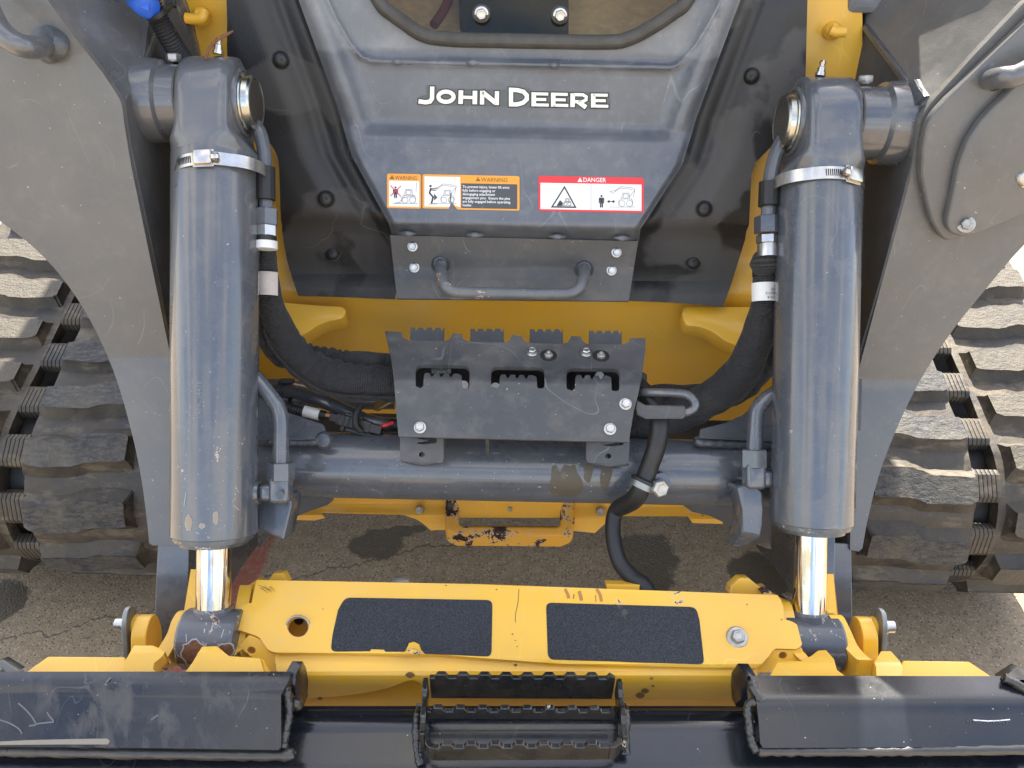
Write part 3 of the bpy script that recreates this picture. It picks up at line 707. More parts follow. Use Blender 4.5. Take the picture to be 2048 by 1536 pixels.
# ---- kick plate with grab handle below the door
kprof = Prof([(455, 1.100), (541, 1.126), (552, 1.127), (606, 1.115)], 4)
K = sheet('kick_plate', [(779, 470), (1277, 482), (1258, 602), (1050, 599.5), (793, 597)], kprof, .005, GREYB, L, sy=10, bevel=.001)
for x, y in ((825, 493), (829, 535), (1233, 505), (1223, 541)): bolt(HEX, x, y, 10.5, kprof, K, 'bolt', nrm=Vector((0, -.85, .45)))
kp = [W(881, 527, 1.125), W(881, 531, 1.105), W(883, 548, 1.078), W(888, 569, 1.062), W(905, 582, 1.060), W(930, 585, 1.063), W(1020, 587, 1.065), W(1110, 588, 1.067), W(1143, 586, 1.065), W(1161, 574, 1.065), W(1168, 555, 1.078), W(1169, 541, 1.105), W(1168, 536, 1.128)]
HMAT = paint('handle_grey_paint', (.075, .085, .10), chips=(.20, .09, .05), chip_amt=.055, dusty=.4, rough=.4)
tube('grab_handle', kp, .0082, HMAT, K, n=20)
for x, y in ((881, 527), (1168, 537)): lathe('weld_ring', W(x, y, 1.124), Vector((0, -.85, .5)), [(0, .0145), (.003, .0125), (.007, .009)], WELDG, K, n=24)
# ---- lower chassis lip with the tow loop
sprof = Prof([(985, 1.372), (1012, 1.386), (1028, 1.375), (1095, 1.392)], 5)
SK = sheet('chassis_lip', [(560, 990), (1450, 990), (1445, 1048), (1385, 1046), (1376, 1032), (1240, 1032), (1222, 1038), (1205, 1052), (1190, 1066), (1150, 1062), (880, 1060), (862, 1061), (850, 1050), (832, 1038), (800, 1028), (640, 1024), (650, 1036), (630, 1041), (585, 1040)], sprof, .006, YELC, L, holes=[rounded([(906, 1024), (1134, 1026), (1134, 1056), (906, 1054)], 6)], sy=8, bevel=.001)
for x, y in ((840, 1018), (1020, 1019), (1200, 1021)): bolt(HEXN, x, y, 10, sprof, SK, 'nut', nrm=Vector((0, -.8, .6))); 
for x, y in ((840, 1015), (1020, 1016), (1200, 1018)): lathe('stud', W(x, y, 1.375), Vector((0, -.8, .6)), [(0, .004), (.016, .004), (.017, .003)], ZINCD, SK, n=16)
Zt = Vector((0, -.50, .866)).normalized()                         # tow loop: bent flat bar, top face tipped forward
lp = rounded([(890, 994), (890, 1040), (891, 1058), (912, 1068), (1124, 1070), (1147, 1060), (1149, 1040), (1150, 994)], [0, 0, 20, 0, 0, 20, 0, 0], 6)
li = rounded([(918, 994), (918, 1020), (918, 1050), (1120, 1052), (1121, 1020), (1121, 994)], [0, 0, 10, 10, 0, 0], 5)
P0 = W(1030, 1068, 1.34)
V, Fc = grid2d([lp+list(reversed(li))], 0, 0)
tv, tf = solidify([on_plane(p.x, p.y, P0, Zt) for p in V], Fc, .030, Vector((0, .1, 1)).normalized())
TL = add('tow_loop', tv, tf, YELX, L, bevel=.005, seg=2, label='thick yellow tow loop with paint worn to rust along its edge')
sheet('loop_backing', [(912, 990), (1128, 990), (1128, 1036), (912, 1036)], 1.362, .01, YELC, L)

# ================================================================== ARMS
XL, XR = -.446, .477
def arm_inv(a, y0, k, x0=None): return lambda px, py: 1/(a-k*(yrow(px, py)-y0))
def lin2(pts):
    p = Prof(pts, 14); return p
la = Prof([(-300, 1/(1.130+.000315*590)), (0, 1/(1.130+.000315*290)), (735, .990), (1100, 1.0)], 10)
la.p = [(-300, 1.130+.000315*590), (735, .990), (1100, .984)]
ra = Prof([(-300, 1), (0, 1)], 10); ra.p = [(-300, 1.0905+.000334*550), (748, .924), (1100, .930)]
Lout = [(-120, -200), (-15, -200), (95, 0), (160, 88), (205, 145)] + sline([(232, 186), (243, 208), (249, 250), (262, 330)], 3) + [(300, 515), (346, 735), (352, 900), (352, 1091), (305, 1091), (298, 1086)] + sline([(296, 1060), (283, 960), (262, 860), (228, 745), (180, 640), (120, 550), (50, 480), (-40, 415)], 4) + [(-200, 330)]
LA = sheet('lift_arm', Lout, la, .010, GREYA, L, sy=30, ycuts=[y for y in range(700, 775, 8)], bevel=.0012, label='left dark grey lift arm')
Rout = [(2200, -200), (2115, -60), (2048, 5), (1950, 108), (1862, 205)] + sline([(1838, 240), (1830, 290), (1820, 360)], 3) + [(1765, 560), (1716, 745), (1704, 900), (1700, 1100), (1718, 1103), (1725, 1096)] + sline([(1733, 1050), (1755, 960), (1790, 865), (1838, 765), (1895, 675), (1960, 592), (2048, 490), (2150, 400)], 4)
RA = sheet('lift_arm', Rout, ra, .010, GREYA, L, sy=30, ycuts=[y for y in range(715, 790, 8)], bevel=.0012, label='right dark grey lift arm')
def xwall(name, pts, X, th, mat, parent, **kw):
    V, Fc = grid2d([pts], 0, 0); v = [on_X(p.x, p.y, X) for p in V]; nrm = AX if X < 0 else -AX
    v, f = solidify(v, Fc, th, nrm); return add(name, v, f, mat, parent, bevel=.001, **kw)
xwall('arm_side_wall', [(250, 205), (262, 290), (300, 470), (352, 728), (352, 1085), (470, 1085), (520, 950), (520, 200), (402, 130), (345, -10), (310, -40), (285, 130)], XL, .012, GREYR, LA)
xwall('arm_side_wall', [(1834, 235), (1822, 330), (1760, 560), (1708, 740), (1700, 1095), (1560, 1090), (1520, 960), (1520, 190), (1640, 150), (1700, -20), (1715, -60), (1732, 52), (1782, 120), (1845, 212)], XR, .012, GREYR, RA)
# upper box sections of the arms: top flange, knee plate and stiffener
def Ld(x, y): return la(x, y)
facets('knee_plate', [(97, 0, Ld(97, 0)+.004), (-15, -200, Ld(-15, -200)+.004), (243, 208, Ld(243, 208)+.004), (286, 132, .945), (318, 52, .985), (205, -200, .93), (345, -200, .99), (330, -30, .995), (240, 175, .92)], [(0, 2, 3, 4, 7, 6, 5, 1)], .010, GREY, LA, bevel=0) if 0 else None
facets('knee_plate', [(97, 0, Ld(97, 0)+.003), (243, 206, Ld(243, 206)+.003), (288, 130, .918), (318, 52, .954), (335, -200, .970), (-15, -200, Ld(-15, -200)+.003)], [(0, 1, 2, 3), (0, 3, 4, 5)], .008, GREY, LA, bevel=0)
tube('weld_bead', [W(238, 168, .895), W(250, 150, .905), W(266, 120, .925), W(276, 95, .95)], .011, WELDG, LA, n=16)
tube('stiffener', [W(385, 140, 1.085), W(372, 90, 1.075), W(350, 20, 1.05), W(318, -60, 1.01)], .016, GREY, LA, n=20)
sheet('rear_edge_plate', [(318, -60), (350, 40), (372, 124), (404, 120), (386, 50), (350, -60)], Prof([(-60, 1.03), (160, 1.10)]), .01, GREY, LA)
def Rd(x, y): return ra(x, y)
facets('knee_plate', [(2048, 5, Rd(2048, 5)+.003), (1862, 205, Rd(1862, 205)+.003), (1845, 212, .9105), (1782, 122, .990), (1732, 55, 1.063), (1742, -200, 1.07), (2200, -200, Rd(2200, -200)+.003)], [(0, 1, 2, 3, 4), (0, 4, 5, 6)], .008, GREYA, RA, bevel=0)
tube('weld_bead', [W(1731, 55, 1.062), W(1758, 90, 1.023), W(1783, 124, .987), W(1818, 172, .945)], .0045, WELDG, RA, sub=20, n=12)
tube('weld_bead', [W(1828, 172, .935), W(1836, 188, .925), W(1848, 205, .915)], .009, WELDG, RA, n=16)
sheet('rear_edge_plate', [(1652, 168), (1684, 60), (1712, -60), (1740, -60), (1722, 40), (1692, 168)], Prof([(-60, 1.05), (165, 1.11)]), .01, GREY, RA)
# raised cover plates bolted to the right arm
rq = ra.plus(-.016)
cover = rounded([(2160, -60), (1895, 198), (1856, 240), (1845, 300), (1842, 352), (1852, 400), (1862, 440), (1880, 474), (1896, 484), (1960, 462), (2160, 370)], [0, 0, 30, 10, 14, 10, 10, 14, 10, 10, 0])
CV = sheet('arm_cover_plate', cover, rq, .016, GREYA, RA, bevel=.005, seg=3)
rq2 = ra.plus(-.030)
cover2 = rounded([(2160, 40), (2030, 172), (1965, 238), (1936, 282), (1918, 330), (1905, 395), (1893, 448), (1900, 466), (1926, 476), (1960, 466), (2160, 380)], [0, 0, 20, 14, 14, 10, 20, 16, 14, 20, 0])
sheet('arm_cover_plate', cover2, rq2, .014, GREYA, RA, bevel=.004, seg=3)
cu = [(p[0]-9, p[1]-4) for p in cover2[1:-2]]
bolt(HEXW, 1932, 449, 17, rq2, RA, 'bolt', nrm=Vector((-.35, -.85, .45))); bolt(HEXW, 2052, 362, 14, rq2, RA, 'bolt')
# tie bars (bent rods) on the arm faces
tube('step_rod', [W(1972, 160, ra(1972, 160)+.002), W(1985, 158, .862), W(2005, 155, .842), W(2030, 152, .835), W(2060, 138, .83), W(2110, 110, .83)], .0115, GREYC, RA, n=20)
lathe('weld_ring', W(1975, 158, ra(1975, 158)), -fw+Vector((.2, 0, 0)), [(0, .022), (.006, .020), (.014, .015)], WELDG, RA, n=28)
tube('step_rod', [W(104, 92, la(104, 92)+.002), W(92, 92, .835), W(72, 95, .805), W(45, 92, .79), (W(15, 75, .785)), W(-10, 45, .785), W(-40, -20, .79)], .0115, GREYC, LA, n=20)
lathe('weld_ring', W(104, 90, la(104, 90)), -fw+Vector((-.2, 0, 0)), [(0, .021), (.006, .019), (.014, .015)], WELDG, LA, n=28)
# feet of the arms
FXL, FXR = -.425, .412
lf = la.plus(.004); rf = ra.plus(.004)
sheet('arm_foot', [(316, 1082), (378, 1082), (377, 1130), (375, 1222), (350, 1275), (335, 1340), (305, 1340), (311, 1180)], lf, .008, GREY, LA, bevel=.001)
sheet('arm_foot', [(1654, 1085), (1703, 1088), (1704, 1180), (1706, 1340), (1680, 1340), (1654, 1300), (1652, 1240)], rf, .008, GREY, RA, bevel=.001)
xwall('arm_foot_web', [(376, 1060), (377, 1340), (400, 1300), (470, 1160)] + sline([(480, 1140), (500, 1112), (520, 1085), (540, 1040)], 3) + [(560, 880), (400, 850)], FXL, .010, GREY, LA)
xwall('arm_foot_web', [(1655, 1060), (1652, 1330), (1612, 1290)] + sline([(1605, 1250), (1590, 1205), (1570, 1165), (1545, 1130), (1515, 1098)], 3) + [(1480, 1040), (1480, 880), (1640, 850)], FXR, .010, GREY, RA)

# ================================================================== CROSS TUBE
tr = 65.5*1.085/F
xa = on_X(545, 937, FXL-.02); 
CT = lathe('cross_tube', Vector((FXL-.01, TUBEC.y, TUBEC.z)), AX, [(0, tr), (FXR-FXL+.02, tr)], GREYC, L, n=72)
for pts, d0 in (([(505, 800), (520, 795), (578, 825), (646, 848), (651, 856), (651, 878), (505, 880)], 1.03), ([(1555, 785), (1520, 800), (1485, 830), (1450, 846), (1400, 858), (1398, 876), (1555, 884)], 1.06)):
    sheet('tube_gusset', rounded(pts, 4), Prof([(780, d0+.05), (885, d0)]), .014, GREY, CT, bevel=.002)
weld('weld_bead', [W(540, 884, 1.032), W(600, 886, 1.032), W(652, 884, 1.032)], .004, WELDG, CT); weld('weld_bead', [W(1392, 878, 1.055), W(1402, 886, 1.05), W(1470, 890, 1.055), W(1545, 893, 1.055)], .005, WELDG, CT, 1.9)
lathe('weld_boss', W(648, 880, 1.032), -fw, [(0, .012), (.005, .009), (.006, .002)], WELDG, CT, n=20)
# lower curved end gussets and stop blocks
facets('end_gusset', [(515, 985, 1.05), (664, 992, 1.10), (664, 1002, 1.10), (655, 1010, 1.10), (620, 1022, 1.10), (582, 1038, 1.11), (545, 1062, 1.12), (515, 1100, 1.13)], [(0, 1, 2, 3, 4, 5, 6, 7)], .012, GREY, CT)
facets('end_gusset', [(1366, 1000, 1.10), (1545, 1000, 1.06), (1545, 1100, 1.14), (1500, 1085, 1.13), (1462, 1052, 1.12), (1420, 1032, 1.11), (1384, 1024, 1.11), (1368, 1012, 1.10)], [(0, 1, 2, 3, 4, 5, 6, 7)], .012, GREY, CT)
facets('stop_block', [(512, 985, .985), (583, 990, .985), (584, 1012, .985), (568, 1080, .975), (515, 1058, .98), (560, 1050, .975), (572, 1005, .975)], [(0, 1, 2, 3, 4)], .045, GREYC, CT, bevel=.003)
facets('stop_block', [(1470, 972, 1.0), (1500, 968, .985), (1526, 985, .985), (1526, 1020, .98), (1524, 1050, .98), (1524, 1074, .985), (1480, 1096, 1.02), (1462, 1094, 1.03), (1482, 1066, .99), (1482, 1020, .99)], [(0, 1, 2, 3, 4, 5, 8, 9), (5, 6, 7, 8)], .04, GREYC, CT, bevel=.003)

# ================================================================== TILT CYLINDERS
AD = -up                                                        # cylinders run parallel to the picture: down and toward us
def cylinder(sg, cx0, cy0, y_pin, y_bar0, y_bar1, x_bar1, rpx, dep, rodr, y_rod1, x_rod1, XW, clampx):
    K = dep/F; A0 = W(cx0, y_pin, dep); A1 = W(x_bar1, y_bar1, dep+.01); ax = (A1-A0).normalized(); x, y, z = frame(ax, AX)
    tb = (W(cx0, y_bar0, dep)-A0).dot(ax); t1 = (A1-A0).length; r = rpx*K
    c = lathe('tilt_cylinder', A0+ax*tb, ax, [(-.012, r*.9), (-.006, r*.985), (0, r), (t1-tb-.001, r), (t1-tb, r*.985)], GREYC, L, n=96, label=('left' if sg < 0 else 'right')+' hydraulic tilt cylinder with chipped grey paint')
    # forged eye: superellipse loft from the rounded top down into the barrel
    v = []; f = []; n = 56; rE = 86*K; hw = 56*K
    st = [-1, -.97, -.9, -.78, -.6, -.4, -.15, .1, .35, .6, .78, .9, 1.05, 1.2, 1.4, 1.7, 2.0]
    ts = [s*rE for s in st]; tt = tb+.004
    for i, t in enumerate(ts):
        t = min(t, tt); k = sm(t, .75*rE, 1.25*rE)
        hy = math.sqrt(max(0, 1-min(0, t/rE)**2))*rE*.98 if t < 0 else rE*.98+(r*.985-rE*.98)*k
        edge = 1-.14*max(0, (-t/rE)-.55)/.45 if t < 0 else 1
        hx = hw*edge+(r*.985-hw*edge)*k; p = 2+4.6*(1-k)
        for q in range(n):
            a = 2*math.pi*q/n; ca, sa = math.cos(a), math.sin(a)
            v.append(A0+z*t+x*(hx*math.copysign(abs(ca)**(2/p), ca)+0)+y*(max(hy, .002)*math.copysign(abs(sa)**(2/p), sa)))
    for i in range(len(ts)-1):
        for q in range(n): f.append((i*n+q, i*n+(q+1) % n, (i+1)*n+(q+1) % n, (i+1)*n+q))
    f.append(tuple(reversed(range(n)))); f.append(tuple((len(ts)-1)*n+q for q in range(n)))
    add('cylinder_eye', v, f, GREYC, c, smooth=55)
    inn = AX*(-sg); ct = A0
    lathe('eye_collar', ct+inn*(hw-.004), inn, [(0, 66*K), (.006, 66*K), (.008, 63*K)], GREY, c, n=60)
    lathe('pin_cap', ct+inn*(hw+.003), inn, [(0, 58*K), (.0015, 60*K), (.003, 58*K), (.004, 55*K), (.010, 54*K), (.0125, 50*K), (.013, 46*K), (.0123, 44*K), (.0123, .001)], PINM, c, n=64)
    wl = abs(XW-(ct.x))-hw
    lathe('pivot_boss', ct-inn*(hw-.002), -inn, [(0, 66*K), (.003, 69*K), (wl*.55, 70*K), (wl*.62, 78*K), (wl*.75, 80*K), (wl+.01, 82*K)], GREY, c, n=64)
    lathe('eye_seal', ct-inn*(hw-.001), -inn, [(0, 71*K), (.0025, 71*K)], GASK, c, n=60)
    bx = W(clampx[1], clampx[2], dep-.005)
    inst('bolt', HEXN, bx, up*.95-fw*.3, 15.5*K, c)
    gz = W(clampx[3], clampx[4], dep-.02); lathe('grease_fitting', gz, up+rt*.15-fw*.2, [(0, .006), (.004, .006), (.004, .0045), (.010, .0045), (.011, .003), (.013, .003), (.0155, .0042), (.018, .003), (.019, .001)], STAIN, c, n=20)
    # gland, rod and rod end
    gb = A1; lathe('gland_ring', gb, ax, [(-.002, r*.955), (.004, r*.955), (.0045, r*.92), (.0065, r*.92), (.007, r*.80), (.012, r*.79), (.0125, r*.5)], GLANDM, c, n=80)
    R1 = W(x_rod1, y_rod1, dep+.005); rl = (R1-gb).length
    lathe('piston_rod', gb, (R1-gb).normalized(), [(0, rodr*K), (rl, rodr*K)], CHROME, c, n=80)
    lathe('rod_neck', R1-ax*.004, ax, [(0, rodr*K*1.05), (.003, rodr*K*1.12), (.012, rodr*K*1.12), (.018, rodr*K*1.3), (.03, rodr*K*1.6)], RODM, c, n=60)
    re = R1+ax*(58*K); hb = 56*K
    lathe('rod_end', re-AX*hb, AX, [(0, 55*K), (.003, 58*K), (2*hb-.003, 58*K), (2*hb, 55*K)], RODM, c, n=72)
    return c, A0, ax, r, K
PINM = simple('brushed_pin_cap', (.50, .50, .45), .22, 1., 20, .35, .08)
GLANDM = paint('rusty_gland_paint', (.06, .065, .07), chips=(.20, .08, .035), chip_amt=.12)
RODM = paint('worn_rod_end_paint', (.058, .066, .082), chips=(.17, .075, .04), chip_amt=.13, rough=.32, scr=1.)
c1, A1_, ax1, r1, K1 = cylinder(-1, 432, 0, 205, 318, 1066, 429, 84, .940, 34, 1219, 427, XL, (0, 348, 124, 436, 108))
c2, A2_, ax2, r2, K2 = cylinder(1, 1642, 0, 245, 355, 1043, 1623, 81, .968, 32, 1227, 1618, XR, (0, 1730, 168, 1640, 152))
# stainless hose clamps round the barrels
def hclamp(c, cx, cy, dep, r, tilt, sx, K, sg, tubeP):
    P = W(cx, cy, dep); z = (-up + rt*tilt*.5 - fw*.10).normalized(); x, y, z = frame(z, AX)
    v = []; f = []; n = 96; w_ = .0076
    for k in range(n):
        a = 2*math.pi*k/n; d = x*math.cos(a)+y*math.sin(a); rr = r*1.012
        if tubeP:                                                # the band bulges out round the hard line
            q = (-sg)*math.cos(a)*.80+.2*abs(math.sin(a)); b = max(0, (-sg)*math.cos(a)-.55)/.45; rr *= 1+.13*b
        for (h, o) in ((-w_, 0), (-w_, .0012), (w_, .0012), (w_, 0)): v.append(P+d*(rr+o)+z*h)
    for k in range(n):
        j = (k+1) % n
        for q in range(4): f.append((k*4+q, k*4+(q+1) % 4, j*4+(q+1) % 4, j*4+q))
    b = add('hose_clamp', v, f, STAIN, c)
    fr = Vector((sx*.0, 0, 0)); a = math.asin(max(-1, min(1, sx))); d = (x*sx - fw*math.sqrt(1-sx*sx)); d = (d-z*d.dot(z)).normalized(); tx = z.cross(d)
    if tx.x < 0: tx = -tx
    Q = P+d*(r*1.02+.0035)
    v, f = join(box_g(Q, tx, z, d, .021, .0175, .0075)); box = add('clamp_housing', v, f, STAIN, c, bevel=.0028, seg=3)
    g = [box_g(Q+z*s*.0088-d*.003, tx, z, d, .024, .003, .0016) for s in (-1, 1)]; g += [lathe_g(Q+tx*sg*-.0125 if 0 else Q+tx*.0105*(-sg), tx*(-sg), [(0, .0048), (.007, .0048), (.0085, .0038)], 6)]
    v, f = join(*g); add('clamp_screw', v, f, STAIN, c, bevel=.0004)
    sl = [box_g(P+(x*math.cos(aa)+y*math.sin(aa))*(r*1.012+.0014), (x*math.cos(aa)+y*math.sin(aa)).cross(z), z+tx*.12, x*math.cos(aa)+y*math.sin(aa), .0011, .0082, .0006) for aa in [math.atan2(d.dot(y), d.dot(x))+(.30+k*.045)*(1 if (z.cross(d)).dot(tx)*(-1) > 0 else -1)*(1 if sg < 0 else 1) for k in range(9)]]
    v, f = join(*sl); add('clamp_slots', v, f, BLACK, c)
hclamp(c1, 438, 350, .940, r1, .10, .04, K1, -1, True)
hclamp(c2, 1638, 376, .968, r2, -.12, .42, K2, 1, True)
# hard lines beside the barrels with their fittings
def nut(name, P, A, r, h, mat, parent): 
    v, f = lathe_g(P, A, [(0, r*.94), (.001, r), (h-.001, r), (h, r*.93)], 6, .3); return add(name, v, f, mat, parent, smooth=25)
T1 = tube('hard_line', [W(505, 245, .955), W(518, 262, .95), W(528, 300, .95), W(531, 350, .95), W(532, 420, .95)], .0085, GREY, L)
tube('line_pad', [W(531, 335, .945), W(532, 400, .945)], .0115, BLACK, T1, sub=1)
nut('hex_fitting', W(532, 418, .95), AD, .0150, .021, GREY, T1); nut('hex_fitting', W(532, 451, .95), AD, .0135, .014, ZINC, T1); lathe('ferrule', W(532, 472, .95), AD, [(0, .0125), (.006, .0125)], BLACK, T1); lathe('ferrule', W(532, 483, .95), AD, [(0, .0138), (.0095, .0138)], WHITEP, T1, label='white ring')
T2 = tube('hard_line', [W(1575, 268, .985), W(1563, 285, .98), W(1549, 320, .98), W(1540, 370, .98), W(1537, 440, .98)], .0095, GREY, L)
tube('line_pad', [W(1540, 365, .975), W(1538, 412, .975)], .0135, BLACK, T2, sub=1)
nut('hex_fitting', W(1535, 433, .98), AD, .0165, .022, GREY, T2); nut('hex_fitting', W(1535, 470, .98), AD, .0140, .011, ZINC, T2); lathe('ferrule', W(1536, 488, .98), AD, [(0, .0125), (.002, .013), (.016, .013)], ZINC, T2)
# port elbows near the barrel ends
def elbow(cyl, sg, px, py, dep, ex, ny0, ny1, tubepts, K):
    E = W(ex, py, dep); Pb = W(px, py, dep)
    d = (E-Pb).normalized()
    b = lathe('port_boss', Pb-d*.012, d, [(0, .024), (.012, .021), (.016, .016), (.020, .0145)], GREY, cyl, n=36)
    v, f = join(box_g(E+up*.004, rt, up, -fw, .026, .034, .026), box_g((E+Pb)/2+d*.002, rt, up, -fw, (E-Pb).length-.012, .021, .021))
    add('elbow', v, f, GREY, cyl, bevel=.006, seg=4)
    lathe('rust_gap', E+up*.019, up, [(0, .0125), (.006, .0125)], GLANDM, cyl, n=24)
    nut('hex_nut', W(ex+2*sg*0, ny1, dep), up, .0168, (ny1-ny0)*K, GREY, cyl)
    tube('port_line', [W(ex, ny0+6, dep)]+tubepts, .0098, GREY, cyl, n=20)
elbow(c1, -1, 508, 984, .955, 562, 924, 961, [W(562, 880, .956), W(562, 845, .957), W(557, 818, .958), W(545, 798, .960), W(525, 772, .962), W(505, 748, .963)], K1)
elbow(c2, 1, 1556, 957, .985, 1508, 898, 935, [W(1509, 870, .987), W(1510, 845, .99), W(1514, 820, .992), W(1530, 800, .995), W(1552, 786, .997)], K2)
lathe('elbow_mark', W(560, 990, .936), -fw, [(0, .0055), (.0008, .0055)], WELDG, c1, n=16)
for i, ch in enumerate([]): pass
# stencil on the left barrel
pr = Print(lambda x, y, lay: on_cyl(x, y, A1_, ax1, r1+.0004))
pr.text('1AHC24478', 403, 838, 15, F_PAINTW, 0, rot=-math.pi/2); pr.done('stencil', c1)

CH1 = flat('bare_primer_chip', (.27, .22, .16), .7); CH2 = flat('pale_chip_and_glint', (.33, .33, .32), .5)
def blob(x, y, rx, ry, seed=0, n=18): return [(x+rx*math.cos(2*math.pi*k/n)*(1+.14*math.sin(k*2.3+seed)), y+ry*math.sin(2*math.pi*k/n)*(1+.14*math.cos(k*1.7+seed*2))) for k in range(n)]
pr = Print(lambda x, y, lay: on_cyl(x, y, A1_, ax1, r1+.0004+lay*.0002))
for x, y, rx, ry, s in ((377, 1046, 6, 15, 1), (404, 1052, 5, 4, 2), (431, 1036, 4, 12, 3)): pr.poly(blob(x, y, rx+1.3, ry+1.3, s), CH2, 0); pr.poly(blob(x, y, rx, ry, s), CH1, 1)
for q in ([(470, 972), (478, 986)], [(464, 1004), (472, 996)], [(466, 1010), (478, 1020)], [(372, 985), (368, 1012)], [(392, 1065), (420, 1076)], [(388, 835), (386, 838)]): pr.strokes(q, 1.4, CH2, 0)
for k in range(46): x = 360+((k*67) % 130); y = 760+((k*131) % 310); pr.poly(blob(x, y, 1.0, 1.2, k, 6), CH2, 0)
pr.done('paint_chips', c1, 'pale chips and nicks near the lower end', 'stuff')
RUST = simple('red_brown_rust', (.19, .085, .042), .85, 0, 150, .5, .7)
RE1 = W(427, 1219, .945)+ax1*(58*K1)
pr = Print(lambda x, y, lay: on_cyl(x, y, RE1, AX, 58*K1+.0004+lay*.0002))
for x, y, rx, ry, s in ((388, 1306, 24, 24, 1), (452, 1300, 16, 12, 3)): pr.poly(blob(x, y, rx+3, ry+3, s), CH2, 0); pr.poly(blob(x, y, rx, ry, s), RUST, 1)
for q in ([(440, 1252), (436, 1290)], [(448, 1258), (442, 1276)], [(412, 1244), (413, 1250)], [(433, 1246), (434, 1252)], [(460, 1262), (456, 1290)], [(372, 1268), (373, 1284)]): pr.strokes(q, 1.8, CH2, 0)
pr.done('rust_patch', c1, 'rust patch on the rod end', 'stuff')
MUDT = flat('dried_brown_mud', (.088, .070, .048), .55)
tube_map = lambda x, y, lay: on_cyl(x, y, TUBEC, AX, tr+.0005+lay*.0002)
pr = Print(tube_map)
pr.gridpoly(sline([(1104, 934), (1112, 930), (1120, 945), (1128, 930), (1140, 932), (1150, 930), (1154, 945), (1164, 960), (1166, 976), (1160, 988), (1140, 993), (1108, 991), (1100, 978), (1102, 955)], 3), MUDT, 0, 6)
pr.gridpoly(sline([(1168, 930), (1186, 930), (1184, 950), (1178, 966), (1168, 958)], 3), MUDT, 0, 6); pr.gridpoly(sline([(1204, 932), (1224, 932), (1222, 956), (1212, 982), (1202, 974), (1200, 956)], 3), MUDT, 0, 6)
for k in range(40): x = 600+((k*97) % 800); y = 905+((k*53) % 80); pr.poly(blob(x, y, 1.3, 1.3, k, 6), CH2, 0)  # pale specks painted in as water highlights along the tube
pr.done('mud_and_glints', CT, 'dried brown mud patches and painted water glints', 'stuff')

# extra fittings on the right arm, the small label and the line behind the left eye
pr = Print(lambda x, y, lay: W(x, y, 1/(1.0905+.000334*(250-yrow(x, y)))-.003)) if 0 else None
facets('arm_sticker', [(1888, -14, .868), (1916, -6, .866), (1902, 9, .868), (1884, -2, .870)], [(0, 1, 2, 3)], .0006, F_WHITE, RA, bevel=0) if 0 else None
tube('step_rod', [W(2044, 348, .862), W(2038, 356, .855), W(2046, 366, .862)], .004, ZINCD, RA, n=12)
# ================================================================== HOSES AND LINES
def wrinkle(amp, k, s0, s1):
    return lambda s, a: 1+(amp*math.sin(s*k+1.5*math.sin(a*2))*(.45+.55*math.sin(a+s*9))+amp*.5*math.sin(s*k*.57+a*3))*sm(s, s0, s0+.02)*(1-sm(s, s1-.02, s1))+.025*math.sin(s*75+a*2)+.018*math.sin(s*140-a)
h1 = tube('sleeved_hose', [W(x, y, d) for x, y, d in ((532, 495, 1.0), (533, 540, 1.005), (540, 600, 1.02), (556, 650, 1.04), (588, 705, 1.06), (635, 745, 1.07), (690, 762, 1.07), (740, 766, 1.07), (800, 772, 1.08), (900, 790, 1.12))], [.0125, .015, .018, .021, .024, .026, .025, .024, .023, .022], SLEEVE, L, n=40, sub=24, ripple=wrinkle(.055, 330, .12, .30))
h2 = tube('sleeved_hose', [W(x, y, d) for x, y, d in ((528, 560, 1.03), (530, 640, 1.06), (560, 700, 1.09), (610, 715, 1.10), (650, 722, 1.10), (690, 728, 1.10), (740, 728, 1.10), (800, 735, 1.12), (900, 760, 1.15))], [.014, .018, .020, .020, .019, .018, .0175, .0175, .0175], SLEEVE, L, n=40, sub=34, ripple=wrinkle(.09, 560, .10, .22))
# stitched seam along the front hose
seam = [W(x, y, d) for x, y, d in ((527, 660, 1.028), (545, 700, 1.03), (590, 748, 1.035), (640, 780, 1.044), (680, 790, 1.046), (740, 794, 1.046), (790, 795, 1.05))]
sp_ = smooth_line(seam, 14); g = []
for i in range(0, len(sp_)-1):
    a, b = sp_[i], sp_[i+1]; m_ = (b-a); q = b+up*.0013*(1 if i % 2 else -1); g.append(tube_g([a, q], .0006, 5, 1)[:2])
add('seam_stitching', *join(*g), simple('grey_thread', (.16, .15, .13), .8), h1)
tube('seam_edge', seam, .0016, SLEEVE, h1, n=8)
h3 = tube('sleeved_hose', [W(x, y, d) for x, y, d in ((1530, 520, 1.0), (1530, 580, 1.01), (1524, 640, 1.03), (1505, 700, 1.05), (1475, 755, 1.07), (1425, 795, 1.08), (1370, 822, 1.09), (1310, 845, 1.10), (1240, 858, 1.12), (1150, 850, 1.15))], [.0145, .0165, .021, .024, .026, .025, .024, .024, .023, .022], SLEEVE, L, n=40, sub=24, ripple=wrinkle(.05, 210, .20, .36))
h4 = tube('sleeved_hose', [W(x, y, d) for x, y, d in ((1545, 600, 1.05), (1540, 680, 1.09), (1518, 735, 1.11), (1470, 780, 1.12), (1400, 795, 1.12), (1330, 795, 1.12), (1260, 800, 1.13))], [.018, .020, .022, .021, .020, .019, .018], SLEEVE, L, n=40, sub=24, ripple=wrinkle(.05, 230, .12, .30))
tube('sleeve_end', [W(1530, 512, .995), W(1530, 524, .992), W(1530, 545, .997)], [.0145, .0195, .014], SLEEVE, h3, n=32)
lathe('ferrule', W(1532, 540, 1.0), AD, [(0, .0172), (.008, .0172)], BLACK, h3)
